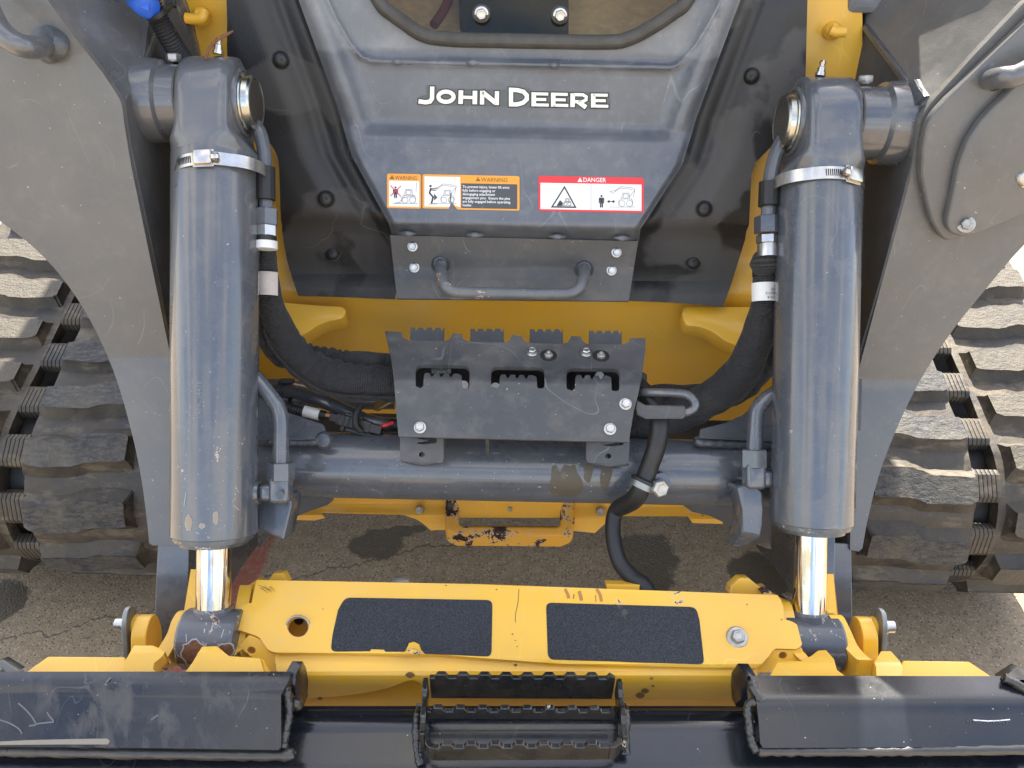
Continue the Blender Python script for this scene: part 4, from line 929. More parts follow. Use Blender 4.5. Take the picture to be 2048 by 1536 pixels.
# printed paper labels wrapped round the hoses
def wrap(name, P, ax, r, h, a0, a1, mat, parent, lines=0, label=None, tear=False):
    z = ax.normalized(); x = (rt-z*rt.dot(z)).normalized(); y = z.cross(x)
    if y.dot(fw) > 0: y = -y
    v = []; f = []; n = 24
    for k in range(n+1):
        a = a0+(a1-a0)*k/n; d = x*math.cos(a)+y*math.sin(a); hh = h*(1-.35*abs(math.sin(k*1.9))*(k > 15)) if tear else h
        v += [P+d*r, P+d*r+z*hh]
    for k in range(n): q = (k*2, k*2+2, k*2+3, k*2+1); f.append(q)
    v, f = solidify(v, f, .0004) if 0 else (v, f)
    o = add(name, v, f, mat, parent, label=label)
    if lines:
        pr = Print(lambda X, Y, lay: P+(x*math.cos(X/r)+y*math.sin(X/r))*(r+.0004)+z*Y)
        for t, xx, yy, s in lines: pr.text(t, xx, yy, s, F_BLACK, 0, rot=math.pi)
        pr.done('label_print', o)
    return o
wrap('paper_label', W(533, 546, 1.004), AD, .0172, .030, .3, 2.6, simple('torn_label', (.55, .50, .46), .7), h1, tear=True, label='torn faded paper label')
o = wrap('paper_label', W(1529, 567, 1.008), AD, .0178, .024, .2, 3.0, WHITEP, h3, label='white printed label with black numbers')
LP = W(1529, 567, 1.008); pr = Print(lambda X, Y, lay: LP+rt*((X-1529)*1.0/F)+AD*((Y-567)*1.0/F)-fw*(math.sqrt(max(1e-6, .0178**2-min(.0175, abs(X-1529)/F)**2))+.0006))
for t, X, Y, s in (('H9324 A', 1549, 598, 8), ('MA060119', 1549, 590, 7.5), ('-24/05', 1549, 582, 8), ('240', 1549, 575, 8), ('S6 1', 1549, 568.5, 7)):
    pr.text(t, X, Y-3, s, F_BLACK, 0, rot=math.pi, sx=.8)
pr.done('label_print', o)
# rigid lines, harness and plug left of the bracket
R1_ = tube('steel_line', [W(x, y, d) for x, y, d in ((520, 776, 1.19), (560, 782, 1.18), (600, 786, 1.14), (660, 808, 1.11), (720, 836, 1.10), (760, 848, 1.10), (800, 850, 1.11), (860, 850, 1.14))], .0105, GREY, L, n=20)
tube('steel_line', [W(x, y, d) for x, y, d in ((515, 790, 1.22), (600, 800, 1.22), (700, 806, 1.22), (790, 806, 1.22))], .010, GREYD, L, n=16)
tube('steel_line', [W(x, y, d) for x, y, d in ((515, 770, 1.22), (570, 768, 1.22), (640, 780, 1.23), (790, 790, 1.23))], .008, GREY, L, n=16)
v, f = join(lathe_g(W(568, 779, 1.175), rt*.97-up*.1, [(-.008, .0135), (.010, .0135)], 24), box_g(W(575, 762, 1.17), rt, up, -fw, .018, .008, .014)); add('line_clip', v, f, PLA2, R1_, bevel=.001)
tube('clip_stem', [W(580, 785, 1.165), W(580, 812, 1.13)], .003, PLA2, R1_)
corr = lambda s, a: 1+.10*math.sin(s*1500)
HN = tube('wiring_harness', [W(574, 815, 1.10), W(590, 820, 1.095), W(615, 825, 1.09)], .0068, PLA2, L, sub=22, ripple=corr)
lathe('harness_label', W(608, 822, 1.088), (W(640, 830, 1.088)-W(608, 822, 1.088)), [(0, .0082), (.0225, .0082)], WHITEP, HN, label='white sleeve label')
tube('wire_seal', [W(636, 828, 1.088), W(652, 831, 1.088)], [.007, .006], BLACK, HN); tube('copper_wire', [W(648, 829, 1.086), W(664, 832, 1.086)], .0028, COPPER, HN)
px_ = (rt*.96-up*.26).normalized(); pz = (-fw); pz = (pz-px_*pz.dot(px_)).normalized(); py_ = pz.cross(px_)
Q = W(708, 846, 1.075)
g = [box_g(Q, px_, py_, pz, .048, .015, .014), box_g(Q-px_*.028, px_, py_, pz, .012, .011, .011), box_g(Q+px_*.031+py_*.0, px_, py_, pz, .018, .012, .012), box_g(Q+px_*.006-py_*.011, px_, py_, pz, .030, .0055, .009), box_g(Q-px_*.002+py_*.0095, px_, py_, pz, .026, .004, .010), box_g(Q-px_*.014-py_*.010, px_, py_, pz, .006, .010, .006), box_g(Q+px_*.024-py_*.013, px_, py_, pz, .008, .010, .008)] 
g += [box_g(Q-px_*(.020-.007*k)+pz*.0075, px_, py_, pz, .002, .013, .002) for k in range(5)]
add('wire_plug', *join(*g), PLA2, HN, bevel=.001)
tube('zip_tie', [W(722, 812, 1.065), W(712, 830, 1.058), W(712, 850, 1.058), W(722, 862, 1.063)], .0045, PLA2, HN, n=10)
tube('red_wire', [W(747, 855, 1.085), W(758, 854, 1.078), (W(772, 850, 1.078)), W(786, 845, 1.082)], .0028, RED, HN, label='red wire')
tube('braid', [W(780, 848, 1.085), W(800, 850, 1.09)], .007, BLACK, HN, ripple=lambda s, a: 1+.15*math.sin(s*2500)*math.sin(a*6), sub=14)
facets('gold_bracket', [(750, 794, 1.17), (796, 794, 1.17), (796, 801, 1.165), (778, 806, 1.16), (752, 822, 1.155), (746, 820, 1.155)], [(0, 1, 2, 3, 4, 5)], .004, BRASS, L)
facets('gold_bracket', [(752, 819, 1.15), (778, 803, 1.15), (800, 800, 1.15), (800, 804, 1.15), (780, 808, 1.15), (753, 824, 1.15)], [(0, 1, 2, 3, 4, 5)], .02, BRASS, L)
# loose black hose over the tube, held by a P clip
HC = tube('black_hose', [W(x, y, d) for x, y, d in ((1262, 760, 1.03), (1288, 785, 1.01), (1312, 815, .995), (1319, 850, .985), (1312, 895, .985), (1298, 935, .99), (1285, 970, .99), (1272, 995, 1.0), (1254, 1008, 1.02), (1234, 1020, 1.04), (1226, 1045, 1.04), (1228, 1085, 1.03), (1240, 1125, 1.02), (1262, 1152, 1.01), (1285, 1168, 1.0), (1300, 1190, .99))], [.0125]*5+[.012, .012, .012, .0125, .012, .0105, .0105, .0105, .011, .011, .011], BLACK, L, n=28, sub=10)
zc = (W(1272, 1000, .985)-W(1290, 960, .985)).normalized()
v, f = join(lathe_g(W(1285, 968, .99)-zc*.004, zc, [(0, .0150), (.010, .0150)], 36)); PC = add('hose_clip', v, f, PLATE, HC, label='zinc P clip holding the black hose')
lathe('clip_liner', W(1287, 964, .99)-zc*.005, zc, [(0, .0142), (.002, .0175), (.005, .0175), (.006, .0155)], BLACK, HC, n=36)
v, f = join(box_g(W(1304, 974, .985), rt, up, -fw, .018, .014, .004)); add('clip_ear', v, f, PLATE, HC, bevel=.001)
inst('bolt', HEXN, W(1314, 974, .985), -fw*.9+rt*.35-up*.1, .0118, HC); lathe('stud_boss', W(1318, 962, 1.005), -fw, [(0, .014), (.016, .012)], GREY, HC, n=24)

# ================================================================== HOSE BRACKET (folded plate)
bprof = Prof([(640, 1.075), (764, .985), (775, .9835), (885, .965)], 8)
bout = [(770, 662), (803, 664)] + sline([(803, 664), (807, 675), (818, 681)], 3) + [(888, 682), (897, 680), (904, 672), (905, 667), (923, 668), (926, 677), (936, 683), (1008, 685), (1016, 682), (1022, 676), (1023, 670), (1042, 671), (1047, 680), (1056, 686), (1124, 688), (1134, 685), (1140, 678), (1142, 672), (1161, 673), (1165, 681), (1174, 688), (1240, 689)] + sline([(1246, 688), (1257, 684), (1260, 676)], 3) + [(1291, 676), (1291, 700), (1284, 752), (1276, 790), (1268, 820), (1260, 868), (1258, 884), (1200, 883), (797, 873), (793, 830), (788, 762), (782, 715)]
slots = []
for (x0, x1, y0, y1, a, b, t) in ((831, 939, 729, 777, 848, 923, 748), (982, 1089, 733, 777, 1000, 1073, 751), (1133, 1239, 736, 782, 1151, 1222, 752)):
    k = (b-a)/4; teeth = []
    for i in range(4):
        xx = a+k*i; teeth += [(xx+k*.0, t+3+i*.4), (xx+k*.15, t-2+i*.4), (xx+k*.60, t-2+i*.4), (xx+k*.8, t+6+i*.4)]
    teeth = teeth[:-1]+[(b, t+3)]
    outer = rounded([(x0, y1-2), (x0, y0), (x1, y0+1.5), (x1, y1), (b+1, y1), (b+1, y1-12)], [7, 14, 14, 7, 7, 0], 4)
    slots.append(outer + list(reversed(teeth)) + [(a-1, y1-14)] + [(a-1, y1-6), (a-6, y1-1), (x0+6, y1-1)])
BK = sheet('hose_guard', bout, bprof, .006, GREYB, L, holes=slots+[[(1110+5*math.cos(-t), 714+4*math.sin(-t)) for t in [k*math.pi/6 for k in range(12)]]][:0], ycuts=[y for y in range(700, 820, 7)], sx=60, bevel=.0009, seg=1, label='scuffed grey folded hose guard with slots and notched edges')
# notched tabs standing behind the upper edge
for (x0, x1, y0, y1) in ((820, 888, 655, 684), (940, 1008, 657, 688), (1059, 1126, 658, 690), (1178, 1244, 661, 692)):
    k = (x1-x0)/4.; top = []
    for i in range(4): xx = x0+k*i; top += [(xx+k*.05, y0), (xx+k*.5, y0), (xx+k*.72, y0+6), (xx+k*.80, y0+6)]
    top += [(x1, y0)]
    sheet('notched_tab', top+[(x1, y1), (x0, y1-1)], Prof([(640, 1.105), (700, 1.098)]), .006, GREYR, BK, bevel=.0008)
sheet('guard_back', [(805, 715), (1250, 720), (1294, 748), (1294, 805), (805, 800)], Prof([(700, 1.075), (800, 1.045)]), .004, PLA2, BK)
pr = Print(lambda x, y, lay: W(x, y, 1.045)); pr.poly([(862, 736), (902, 737), (902, 748), (862, 747)], F_GRY, 0); pr.text('PROACT', 893, 740.5, 7.5, F_WHITE, -1, rot=math.pi); pr.strokes([(898+2.6*math.cos(t), 742+2.6*math.sin(t)) for t in [k*.63 for k in range(10)]], .8, F_WHITE, -1, True)
pr.mp = None; pr.done('hidden_label', BK)
for x, y in ((991, 774), (1199, 752), (868+60, 770)): lathe('inner_washer', W(x, y, 1.03), -fw, [(0, .006), (.002, .006)], WHITEP, BK, n=20)
nf = Vector((0, -.80, .60)); ntp = grad_n(bprof, 1100, 700)
for x, y in ((840, 855), (1220, 858), (1251, 808)): bolt(HEX, x, y, 12.5, bprof, BK, 'bolt')
for x, y in ((1064, 706), (1172, 707)): bolt(HEX, x, y, 11.5, bprof, BK, 'bolt', nrm=(ntp*.6+AZ*.8).normalized())
for x, y in ((1097, 710), (1202, 711)):
    lathe('key_slot', W(x, y+1, bprof(x, y)-.0004), grad_n(bprof, x, y), [(0, .0112), (.0006, .0112)], BLACK, BK, n=36)
    bolt(STUD, x, y+2, 9.5, bprof, BK, 'stud', nrm=(ntp*.55+AZ*.8).normalized())
# feet of the guard with holes
for (a, lb) in (([(800, 868), (887, 872), (887, 917), (884, 926), (806, 923), (800, 915)], 0), ([(1173, 876), (1260, 880), (1257, 921), (1252, 929), (1178, 926), (1172, 918)], 1)):
    cx = (a[0][0]+a[1][0])/2; hy = 909 if not lb else 912
    hole = [(cx+6*math.cos(t), hy+5*math.sin(t)) for t in [k*math.pi/8 for k in range(16)]]
    sl_ = rounded([(cx-12, 876+4*lb), (cx+30, 876+4*lb), (cx+30, 886+4*lb), (cx+2, 889+4*lb), (cx-12, 886+4*lb), (cx+14, 882+4*lb)], 3)
    fo = sheet('guard_foot', a, Prof([(860, .990), (930, .985)]), .028, GREYB, BK, holes=[hole, sl_], bevel=.001, seg=1)
    tube('weld_bead', [W(a[0][0]+4, a[-1][1]+2, 1.004), W(cx, a[-1][1]+10, 1.004), W(a[1][0]-3, a[2][1]+3, 1.004)], .0045, WELDG, BK, sub=16)
facets('guard_rib', [(971, 876, .985), (979, 876, .985), (979, 908, 1.0), (976, 913, 1.005), (971, 906, 1.0)], [(0, 1, 2, 3, 4)], .02, GREYB, BK)
# rod hook and plate on the right of the guard
hk = [W(1275, 786, 1.01), W(1300, 785, .985), W(1350, 786, .97), W(1374, 790, .965), W(1389, 803, .96), W(1388, 816, .96), W(1374, 824, .96), W(1355, 826, .962)]
tube('hook_rod', hk, .0052, GREY, BK, n=16)
facets('hook_plate', [(1272, 798, .985), (1284, 806, .972), (1292, 810, .968), (1368, 811, .955), (1372, 815, .955), (1372, 832, .953), (1366, 838, .953), (1290, 838, .962), (1274, 830, .975), (1270, 816, .985)], [(0, 1, 2, 3, 4, 5, 6, 7, 8, 9)], .010, GREYB, BK, bevel=.002)

# ================================================================== COUPLER
# machined step plate across the coupler
cprof = Prof([(1150, .995), (1168, .978), (1176, .975), (1322, .915), (1345, .925)], 4)
def cd_(x, y):
    d = cprof(x, y); k = math.exp(-((x-825)/38.)**2)*sm(y, 1285, 1308); return d-.005*k
cout = [(513, 1160), (950, 1168), (1555, 1190), (1562, 1200), (1567, 1215), (1568, 1238), (1584, 1243), (1594, 1249), (1604, 1288), (1601, 1294), (1592, 1298), (1551, 1297), (1544, 1303), (1538, 1312), (1520, 1332), (1512, 1337), (1300, 1333), (1120, 1328), (1031, 1321), (940, 1314), (860, 1307), (830, 1304), (800, 1307), (554, 1305), (543, 1303), (535, 1298), (520, 1276), (511, 1271), (479, 1260), (470, 1262), (458, 1255), (465, 1230), (478, 1215), (494, 1207), (503, 1206), (506, 1190)]
hole = [(596+21.5*math.cos(t), 1253+21*math.sin(t)) for t in [k*math.pi/16 for k in range(32)]]
CP = sheet('coupler_step', cout, cd_, .007, YELC, L, holes=[hole], sx=40, sy=12, bevel=.0015, label='bent yellow coupler step plate with two grip pads')
cpad = lambda x, y: cd_(x, y)-.0008
sheet('grip_pad', rounded([(690, 1195), (985, 1200), (983, 1313), (850, 1307), (843, 1300), (838, 1288), (828, 1283), (818, 1286), (810, 1303), (770, 1303), (768, 1299), (742, 1298), (740, 1302), (661, 1303), (665, 1270), (676, 1220)], [12, 12, 12, 0, 0, 0, 0, 0, 0, 0, 0, 0, 0, 12, 0, 0]), cpad, .0012, GRIP, CP, sx=40, sy=12, bevel=0, label='black grip pad with a torn notch at its lower edge')
sheet('grip_pad', rounded([(1092, 1205), (1392, 1214), (1399, 1240), (1409, 1329), (1096, 1318)], [12, 14, 0, 12, 12]), cpad, .0012, GRIP, CP, sx=40, sy=12, bevel=0, label='whole black grip pad')
tube('torn_lip', [W(805, 1307, .906), W(825, 1303, .901), W(848, 1308, .906)], [.001, .004, .001], YELX, CP)
inst('bolt', HEXW, W(1474, 1275, cd_(1474, 1275)), (-fw*.86+up*.5), 21.5*.935/F, CP, 'large washered bolt on the coupler step')
tube('hole_rim', [W(596+22.5*math.cos(t), 1254+22*math.sin(t), cd_(596, 1253)+.002) for t in [k*math.pi/12 for k in range(25)]], .0016, ZINCD, CP, n=8, sub=1)
# inside of the step box seen through the hole and round the ends
facets('step_web', [(540, 1215, 1.00), (660, 1215, 1.00), (660, 1300, .97), (540, 1300, .97)], [(0, 1, 2, 3)], .004, YELC, CP)
lathe('web_hole', W(598, 1240, .984), -fw, [(0, .006), (.001, .006)], BLACK, CP, n=20)
# lower front panel of the coupler, hollow
pprof = Prof([(1298, .925), (1318, .928), (1350, .915), (1368, .925), (1420, .965), (1480, 1.02)], 8)
sheet('coupler_face', [(548, 1303), (1516, 1320), (1512, 1400), (1200, 1396), (1000, 1394), (880, 1388), (852, 1380), (842, 1366), (828, 1360)] + sline([(812, 1362), (790, 1371), (760, 1380), (700, 1390), (640, 1396), (560, 1400)], 3), pprof, .006, YELC, L, sx=0, sy=8, bevel=.001, label='yellow coupler face with a buckled lower edge')
sheet('coupler_inner', [(556, 1340), (1514, 1340), (1512, 1470), (560, 1470)], Prof([(1340, .955), (1400, .965), (1480, 1.0)]), .006, YELC, L, sy=12, bevel=0)
pr = Print(lambda x, y, lay: W(x, y, cd_(x, y)-.0005-lay*.0002))
RST = flat('rust_run', (.42, .20, .06), .6); SCU = flat('dark_scuff', (.20, .12, .045), .6)
for pts, w_ in (([(1130, 1178), (1136, 1190), (1137, 1197)], 6), ([(1148, 1188), (1147, 1198)], 3), ([(1158, 1182), (1161, 1192), (1163, 1201)], 7), ([(1193, 1178), (1200, 1189), (1203, 1203)], 6), ([(1191, 1190), (1192, 1204)], 2)): pr.strokes(sline(pts, 4), w_, RST, 0)
pr.strokes(sline([(1038, 1178), (1036, 1205), (1031, 1228), (1031, 1245)], 5), 1.3, SCU, 0)
for x, y, s in ((1025, 1268, 2), (1031, 1281, 1.6), (1034, 1293, 1.6), (646, 1218, 1.6), (1494, 1209, 2), (1563, 1239, 2), (1551, 1338, 2), (993, 1179, 2), (892, 1171, 2)): pr.poly([(x+s*math.cos(t), y+s*.7*math.sin(t)) for t in [k*1.05 for k in range(6)]], SCU, 0)
for k in range(9): pr.strokes([(517+k*3, 1170+(k*7) % 9), (530+k*2.5, 1176+(k*5) % 11)], .8, SCU, 0)
pr.done('paint_wear', CP, 'rust runs and scuffs', 'stuff')
pr = Print(lambda x, y, lay: W(x, y, pprof(x, y)-.0006))
for x, y, s in ((1303, 1357, 3), (1306, 1372, 2.5), (1031, 1330, 3), (1290, 1382, 6), (1280, 1391, 7), (640, 1397, 4), (820, 1350, 7), (1112, 1386, 3)): pr.poly([(x+s*1.4*math.cos(t)*(1+.3*math.sin(t*5)), y+s*.8*math.sin(t)*(1+.3*math.cos(t*4))) for t in [k*.63 for k in range(10)]], SCU, 0)
pr.done('paint_wear', L, 'dark scuffs on the coupler face', 'stuff')
sheet('dent_fold', sline([(600, 1398), (680, 1392), (760, 1378), (812, 1362), (830, 1352)], 5)+[(850, 1360), (850, 1368)]+sline([(820, 1372), (760, 1390), (690, 1404), (600, 1412)], 4), lambda x, y: .912+(y-1350)*.0006, .004, YELC, L, bevel=.001) if 0 else None
# end tabs with holes
for pts, hc in (([(474, 1292), (498, 1270), (520, 1278), (553, 1303), (556, 1345), (528, 1345), (512, 1322)], (502, 1301)), ([(1538, 1299), (1604, 1297), (1600, 1322), (1560, 1345), (1500, 1345), (1520, 1320)], (1566, 1311))):
    hh = [(hc[0]+8.5*math.cos(t), hc[1]+7*math.sin(t)) for t in [k*math.pi/8 for k in range(16)]]
    sheet('coupler_tab', pts, Prof([(1260, .935), (1350, .925)]), .009, YELC, L, holes=[hh], bevel=.0015)
for s, X0, pin in ((-1, 415, 0), (1, 1638, 1)):
    pass
# ears round the rod ends (plates standing across the pins)
def ear(name, pts, w, mat, parent, d=.95, th=None):                # profile path swept as a thick curved plate
    V = smooth_line([W(x, y, dd_) for x, y, dd_ in pts], 6); g = []
    v = []; f = []
    for i, p in enumerate(V):
        t = (V[min(i+1, len(V)-1)]-V[max(i-1, 0)]).normalized(); n = AX.cross(t).normalized()
        if n.dot(CAM-p) < 0: n = -n
        for a, b in ((-w/2, 0), (w/2, 0), (w/2, -.05), (-w/2, -.05)): v.append(p+AX*a+n*b)
    for i in range(len(V)-1):
        for q in range(4): f.append((i*4+q, i*4+(q+1) % 4, i*4+4+(q+1) % 4, i*4+4+q))
    f.append((3, 2, 1, 0)); e = (len(V)-1)*4; f.append((e, e+1, e+2, e+3))
    return add(name, v, f, mat, parent, bevel=-.002)
ear('coupler_ear', [(392, 1222, .975), (372, 1222, .955), (358, 1240, .945), (348, 1268, .935), (332, 1295, .925), (318, 1318, .918), (300, 1330, .915)], .017, YELC, L)
ear('coupler_ear', [(492, 1170, .985), (486, 1200, .965), (480, 1240, .95), (476, 1285, .935), (462, 1305, .925), (445, 1320, .92)], .016, YELC, L)
ear('coupler_ear', [(1655, 1230, .98), (1672, 1232, .965), (1688, 1262, .95), (1702, 1292, .94), (1722, 1314, .93), (1732, 1320, .925)], .017, YELC, L)
ear('coupler_ear', [(1560, 1200, .985), (1574, 1215, .97), (1590, 1290, .94), (1600, 1308, .93), (1612, 1320, .925)], .014, YELC, L)
sheet('coupler_cheek', [(534, 1166), (546, 1147), (566, 1147), (576, 1166)], 1.005, .02, YELC, L)
sheet('coupler_cheek', [(1458, 1187), (1462, 1172), (1480, 1156), (1498, 1156), (1512, 1168), (1528, 1180), (1545, 1192)], 1.005, .02, YELC, L)
sheet('coupler_cheek', [(490, 1207), (474, 1200), (482, 1188), (500, 1168), (514, 1163), (514, 1200)], .995, .03, YELX, L)
sheet('coupler_cheek', [(1520, 1180), (1538, 1178), (1560, 1196), (1584, 1205), (1586, 1242), (1560, 1240)], .995, .03, YELX, L)
# top lip spot for the hose
sheet('hose_rest', rounded([(1212, 1168), (1290, 1170), (1296, 1182), (1214, 1178)], 3), .990, .02, YELC, L)
lathe('nut', W(802, 1166, .995), up, [(0, .012), (.006, .012), (.008, .008)], ZINCD, L, n=20)
# lower flanges with hook shapes, behind the black rails
def flange(name, pts, d0, parent):
    return sheet(name, pts, Prof([(1290, d0+.03), (1350, d0)]), .012, YELC, parent, bevel=.002)
flange('coupler_flange', [(40, 1352), (96, 1312), (250, 1313), (262, 1352)], .880, L)
flange('coupler_flange', [(505, 1352), (512, 1315), (528, 1318), (545, 1352)], .880, L)
for pts in ([(244, 1352), (250, 1322), (268, 1291), (306, 1291), (318, 1296), (330, 1304), (322, 1315), (308, 1326), (306, 1338), (318, 1352)], [(352, 1352), (372, 1342), (384, 1326), (404, 1293), (434, 1292), (446, 1302), (458, 1312), (520, 1316), (530, 1352)]):
    sheet('coupler_hook', pts, Prof([(1285, .925), (1309, .885), (1350, .872)], 2), .022, YELC, L, ycuts=(1305, 1309, 1313), bevel=.002, seg=2)
for pts in ([(1540, 1352), (1556, 1322), (1600, 1322), (1622, 1312), (1636, 1301), (1652, 1300), (1668, 1318), (1674, 1340), (1690, 1352)], [(1752, 1352), (1752, 1335), (1748, 1325), (1752, 1318), (1762, 1302), (1782, 1302), (1800, 1322), (1806, 1334), (1804, 1352)]):
    sheet('coupler_hook', pts, Prof([(1285, .935), (1322, .890), (1350, .882)], 2), .022, YELC, L, ycuts=(1318, 1322, 1326), bevel=.002, seg=2)
flange('coupler_flange', [(1790, 1358), (1806, 1320), (1938, 1322), (1992, 1358)], .886, L)
# bolt tips poking up at hooks
sheet('hook_nose', [(1640, 1318), (1650, 1300), (1668, 1302), (1676, 1330), (1648, 1332)], .886, .02, YELC, L, bevel=.004) if 0 else None
# locking levers: yellow ear, pin and zinc plate, outside each arm foot
def lever(sg, x):
    k = 1 if sg < 0 else -1; y0 = 0 if sg < 0 else 4
    C1 = W(x(292), 1256+y0, .982); e_y = (up*.92-fw*.05).normalized(); e_z = AX.cross(e_y).normalized()
    lo = rounded([(-24, -100), (-23, -6), (-10, 16), (8, 17), (22, 2), (26, -100)], [0, 20, 18, 18, 20, 0], 5); V, Fc = grid2d([lo], 0, 0)
    v = [C1+e_z*(p.x/1000)+e_y*(p.y/1000)+AX*.009*sg for p in V]; v, f = solidify(v, Fc, .019, AX*sg); add('lock_ear', v, f, YELC, L, bevel=-.0015)
    a = C1; b = W(x(262), 1247+y0, .985); lathe('lock_pin', a, (b-a), [(0, .013), ((b-a).length, .013)], YELC, L, n=32)
    pl = on_X; Xp = W(x(262), 1247+y0, .985).x
    pts = [(x(256), 1310), (x(252), 1240), (x(258), 1228), (x(268), 1226), (x(278), 1232), (x(280), 1250), (x(278), 1330), (x(256), 1345)]
    g = []
    loop = rounded([(-.024, -.09), (-.024, .02), (.0, .036), (.024, .02), (.024, -.09)], .018) if 0 else rounded([(-15, -90), (-15, 8), (-8, 23), (8, 23), (15, 8), (15, -90)], [0, 8, 8, 8, 8, 0], 5)
    V, Fc = grid2d([loop], 0, 0); C0 = W(x(264), 1249+y0, .975); yy = (up*.9-fw*.1).normalized(); zz = AX.cross(yy).normalized()
    v = [C0+zz*(p.x/1000)+yy*(p.y/1000) for p in V]; v, f = solidify(v, Fc, .006, AX*sg*-1)
    o = add('lock_plate', v, f, PLATE, L, bevel=-.001, label=('left' if sg < 0 else 'right')+' zinc lock plate')
    c_ = C0+AX*sg*.006; lathe('bolt_shank', c_, AX*sg, [(0, .010), (.004, .010), (.004, .0075), (.014, .0075), (.015, .005)], ZINC, o, n=20)
lever(-1, lambda v: v); lever(1, lambda v: 2019-v)

# ================================================================== BLACK ATTACHMENT
AT = empty('attachment_frame', (0, .45, 0)); AT['label'] = 'black welded attachment frame with a serrated step, in front of the coupler'; AT['category'] = 'attachment'
beam = Prof([(1398, .885), (1411, .868), (1424, .860), (1560, .815), (1700, .80)], 6)
B_ = sheet('cross_beam', [(-200, 1412), (2250, 1412), (2250, 1760), (-200, 1760)], beam, .10, BLK, AT, sy=10, bevel=.003)
rl_ = Prof([(1335, .846), (1384, .822), (1396, .820), (1510, .790)], 7)
RLm = sheet('rail', [(-260, 1343), (60, 1343), (582, 1343), (578, 1360), (562, 1390), (562, 1494), (556, 1500), (300, 1496), (-260, 1490)], rl_, .014, BLKS, AT, sy=8, bevel=.0015, label='left black rail with muddy scrapes')
RRm = sheet('rail', [(1500, 1351), (2000, 1352), (2250, 1353), (2250, 1494), (2048, 1494), (1526, 1496), (1520, 1486), (1517, 1440), (1512, 1400)], rl_, .014, BLK, AT, sy=8, bevel=.0015, label='right glossy black rail')
weld('weld_bead', [W(20, 1502, .803), W(300, 1507, .801), (W(562, 1510, .801)), W(574, 1505, .803)], .0058, WELDB, AT, 2.)
weld('weld_bead', [W(-100, 1499, .805), W(20, 1502, .803)], .0058, WELDB, AT, 2.)
weld('weld_bead', [W(1516, 1502, .803), W(1700, 1502, .801), W(1900, 1501, .801), W(2120, 1498, .801)], .0052, WELDB, AT, 3.)
weld('weld_bead', [W(566, 1498, .800), W(572, 1460, .812), W(578, 1425, .822), W(575, 1395, .828), W(572, 1375, .834)], .0046, WELDB, AT, 4.)
weld('weld_bead', [W(1514, 1505, .800), W(1503, 1480, .808), W(1498, 1445, .818), W(1496, 1412, .826), W(1512, 1402, .824)], .0046, WELDB, AT, 5.)
weld('weld_bead', [W(1502, 1362, .835), W(1508, 1380, .828), W(1524, 1403, .822)], .0042, WELDB, AT, 6.)
tube('paint_run', [W(585, 1412, .838), W(592, 1406, .835), W(598, 1412, .838)], .006, BLKG, AT)
# gusset plates at the inner rail ends
def gus(name, pts, d0, X, parent):
    V, Fc = grid2d([pts], 0, 0); v = [W(p.x, p.y, d0) for p in V]
    return v
v = [W(598, 1320, .845), W(610, 1322, .862), W(616, 1345, .872), W(617, 1380, .875), W(608, 1412, .872), W(596, 1424, .86), W(584, 1420, .842), W(584, 1372, .830), W(588, 1350, .834)]
def slab(name, pts, th, mat, parent, dirv):
    v = [W(*p) for p in pts]; f = [tuple(range(len(v)))]; n = (v[1]-v[0]).cross(v[2]-v[0])
    if n.dot(dirv) > 0: v.reverse()
    v, f = solidify(v, [tuple(range(len(v)))], th, -dirv.normalized()); return add(name, v, f, mat, parent, bevel=-.001)
slab('rail_gusset', [(606, 1322, .855), (613, 1336, .87), (617, 1360, .88), (616, 1392, .882), (608, 1412, .872), (592, 1412, .850), (590, 1370, .842), (592, 1345, .846)], .012, BLK, AT, -AX)
slab('rail_gusset', [(1475, 1326, .858), (1462, 1345, .872), (1461, 1370, .882), (1463, 1398, .884), (1472, 1414, .872), (1496, 1402, .850), (1492, 1352, .842)], .012, BLK, AT, AX)
slab('rail_gusset', [(18, 1312, .860), (52, 1334, .845), (10, 1345, .842), (-20, 1360, .845), (-30, 1330, .86)], .012, BLKG, AT, -fw)
slab('rail_gusset', [(2022, 1326, .862), (1986, 1350, .856), (2005, 1352, .850), (2048, 1352, .846), (2090, 1372, .846), (2090, 1350, .85)], .012, BLKG, AT, -fw)
weld('weld_bead', [W(2008, 1356, .84), W(2030, 1366, .836), W(2060, 1385, .83)], .005, WELDB, AT)
weld('weld_bead', [W(12, 1340, .84), W(4, 1350, .838), W(-10, 1372, .832)], .005, WELDB, AT)
# faint part number on the right rail, upside down, and a chalk stroke
pr = Print(lambda x, y, lay: W(x, y, rl_(x, y)-.0006))
pr.text('AT318181-69636', 2018, 1440, 11.5, F_ETCH, 0, rot=math.pi, sx=1.05); pr.strokes([(1946, 1440), (1975, 1442), (2000, 1441), (2020, 1439)], 2.2, F_WHITE, 0)
pr.done('rail_marking', RRm)
# mud streaks on the left rail
pr = Print(lambda x, y, lay: W(x, y, rl_(x, y)-.0005))
MUD = flat('pale_mud_streak', (.22, .19, .145), .7); MUD2 = flat('grey_splash', (.10, .105, .105), .5)
pr.poly([(0, 1483), (60, 1480), (150, 1478), (214, 1477), (220, 1482), (216, 1489), (120, 1489), (0, 1490)], MUD, 0)
for a in ([(36, 1406), (50, 1418), (64, 1434), (72, 1448)], [(0, 1440), (20, 1447), (38, 1458), (44, 1468)], [(94, 1424), (100, 1434), (108, 1442)], [(72, 1448), (88, 1446), (108, 1444)], [(212, 1365), (222, 1355)], [(302, 1440), (316, 1430)], [(58, 1452), (72, 1450)]): pr.strokes(sline(a, 4), 3.2, MUD2, 0)
pr.done('mud_splash', RLm, 'pale mud streak and splashes')

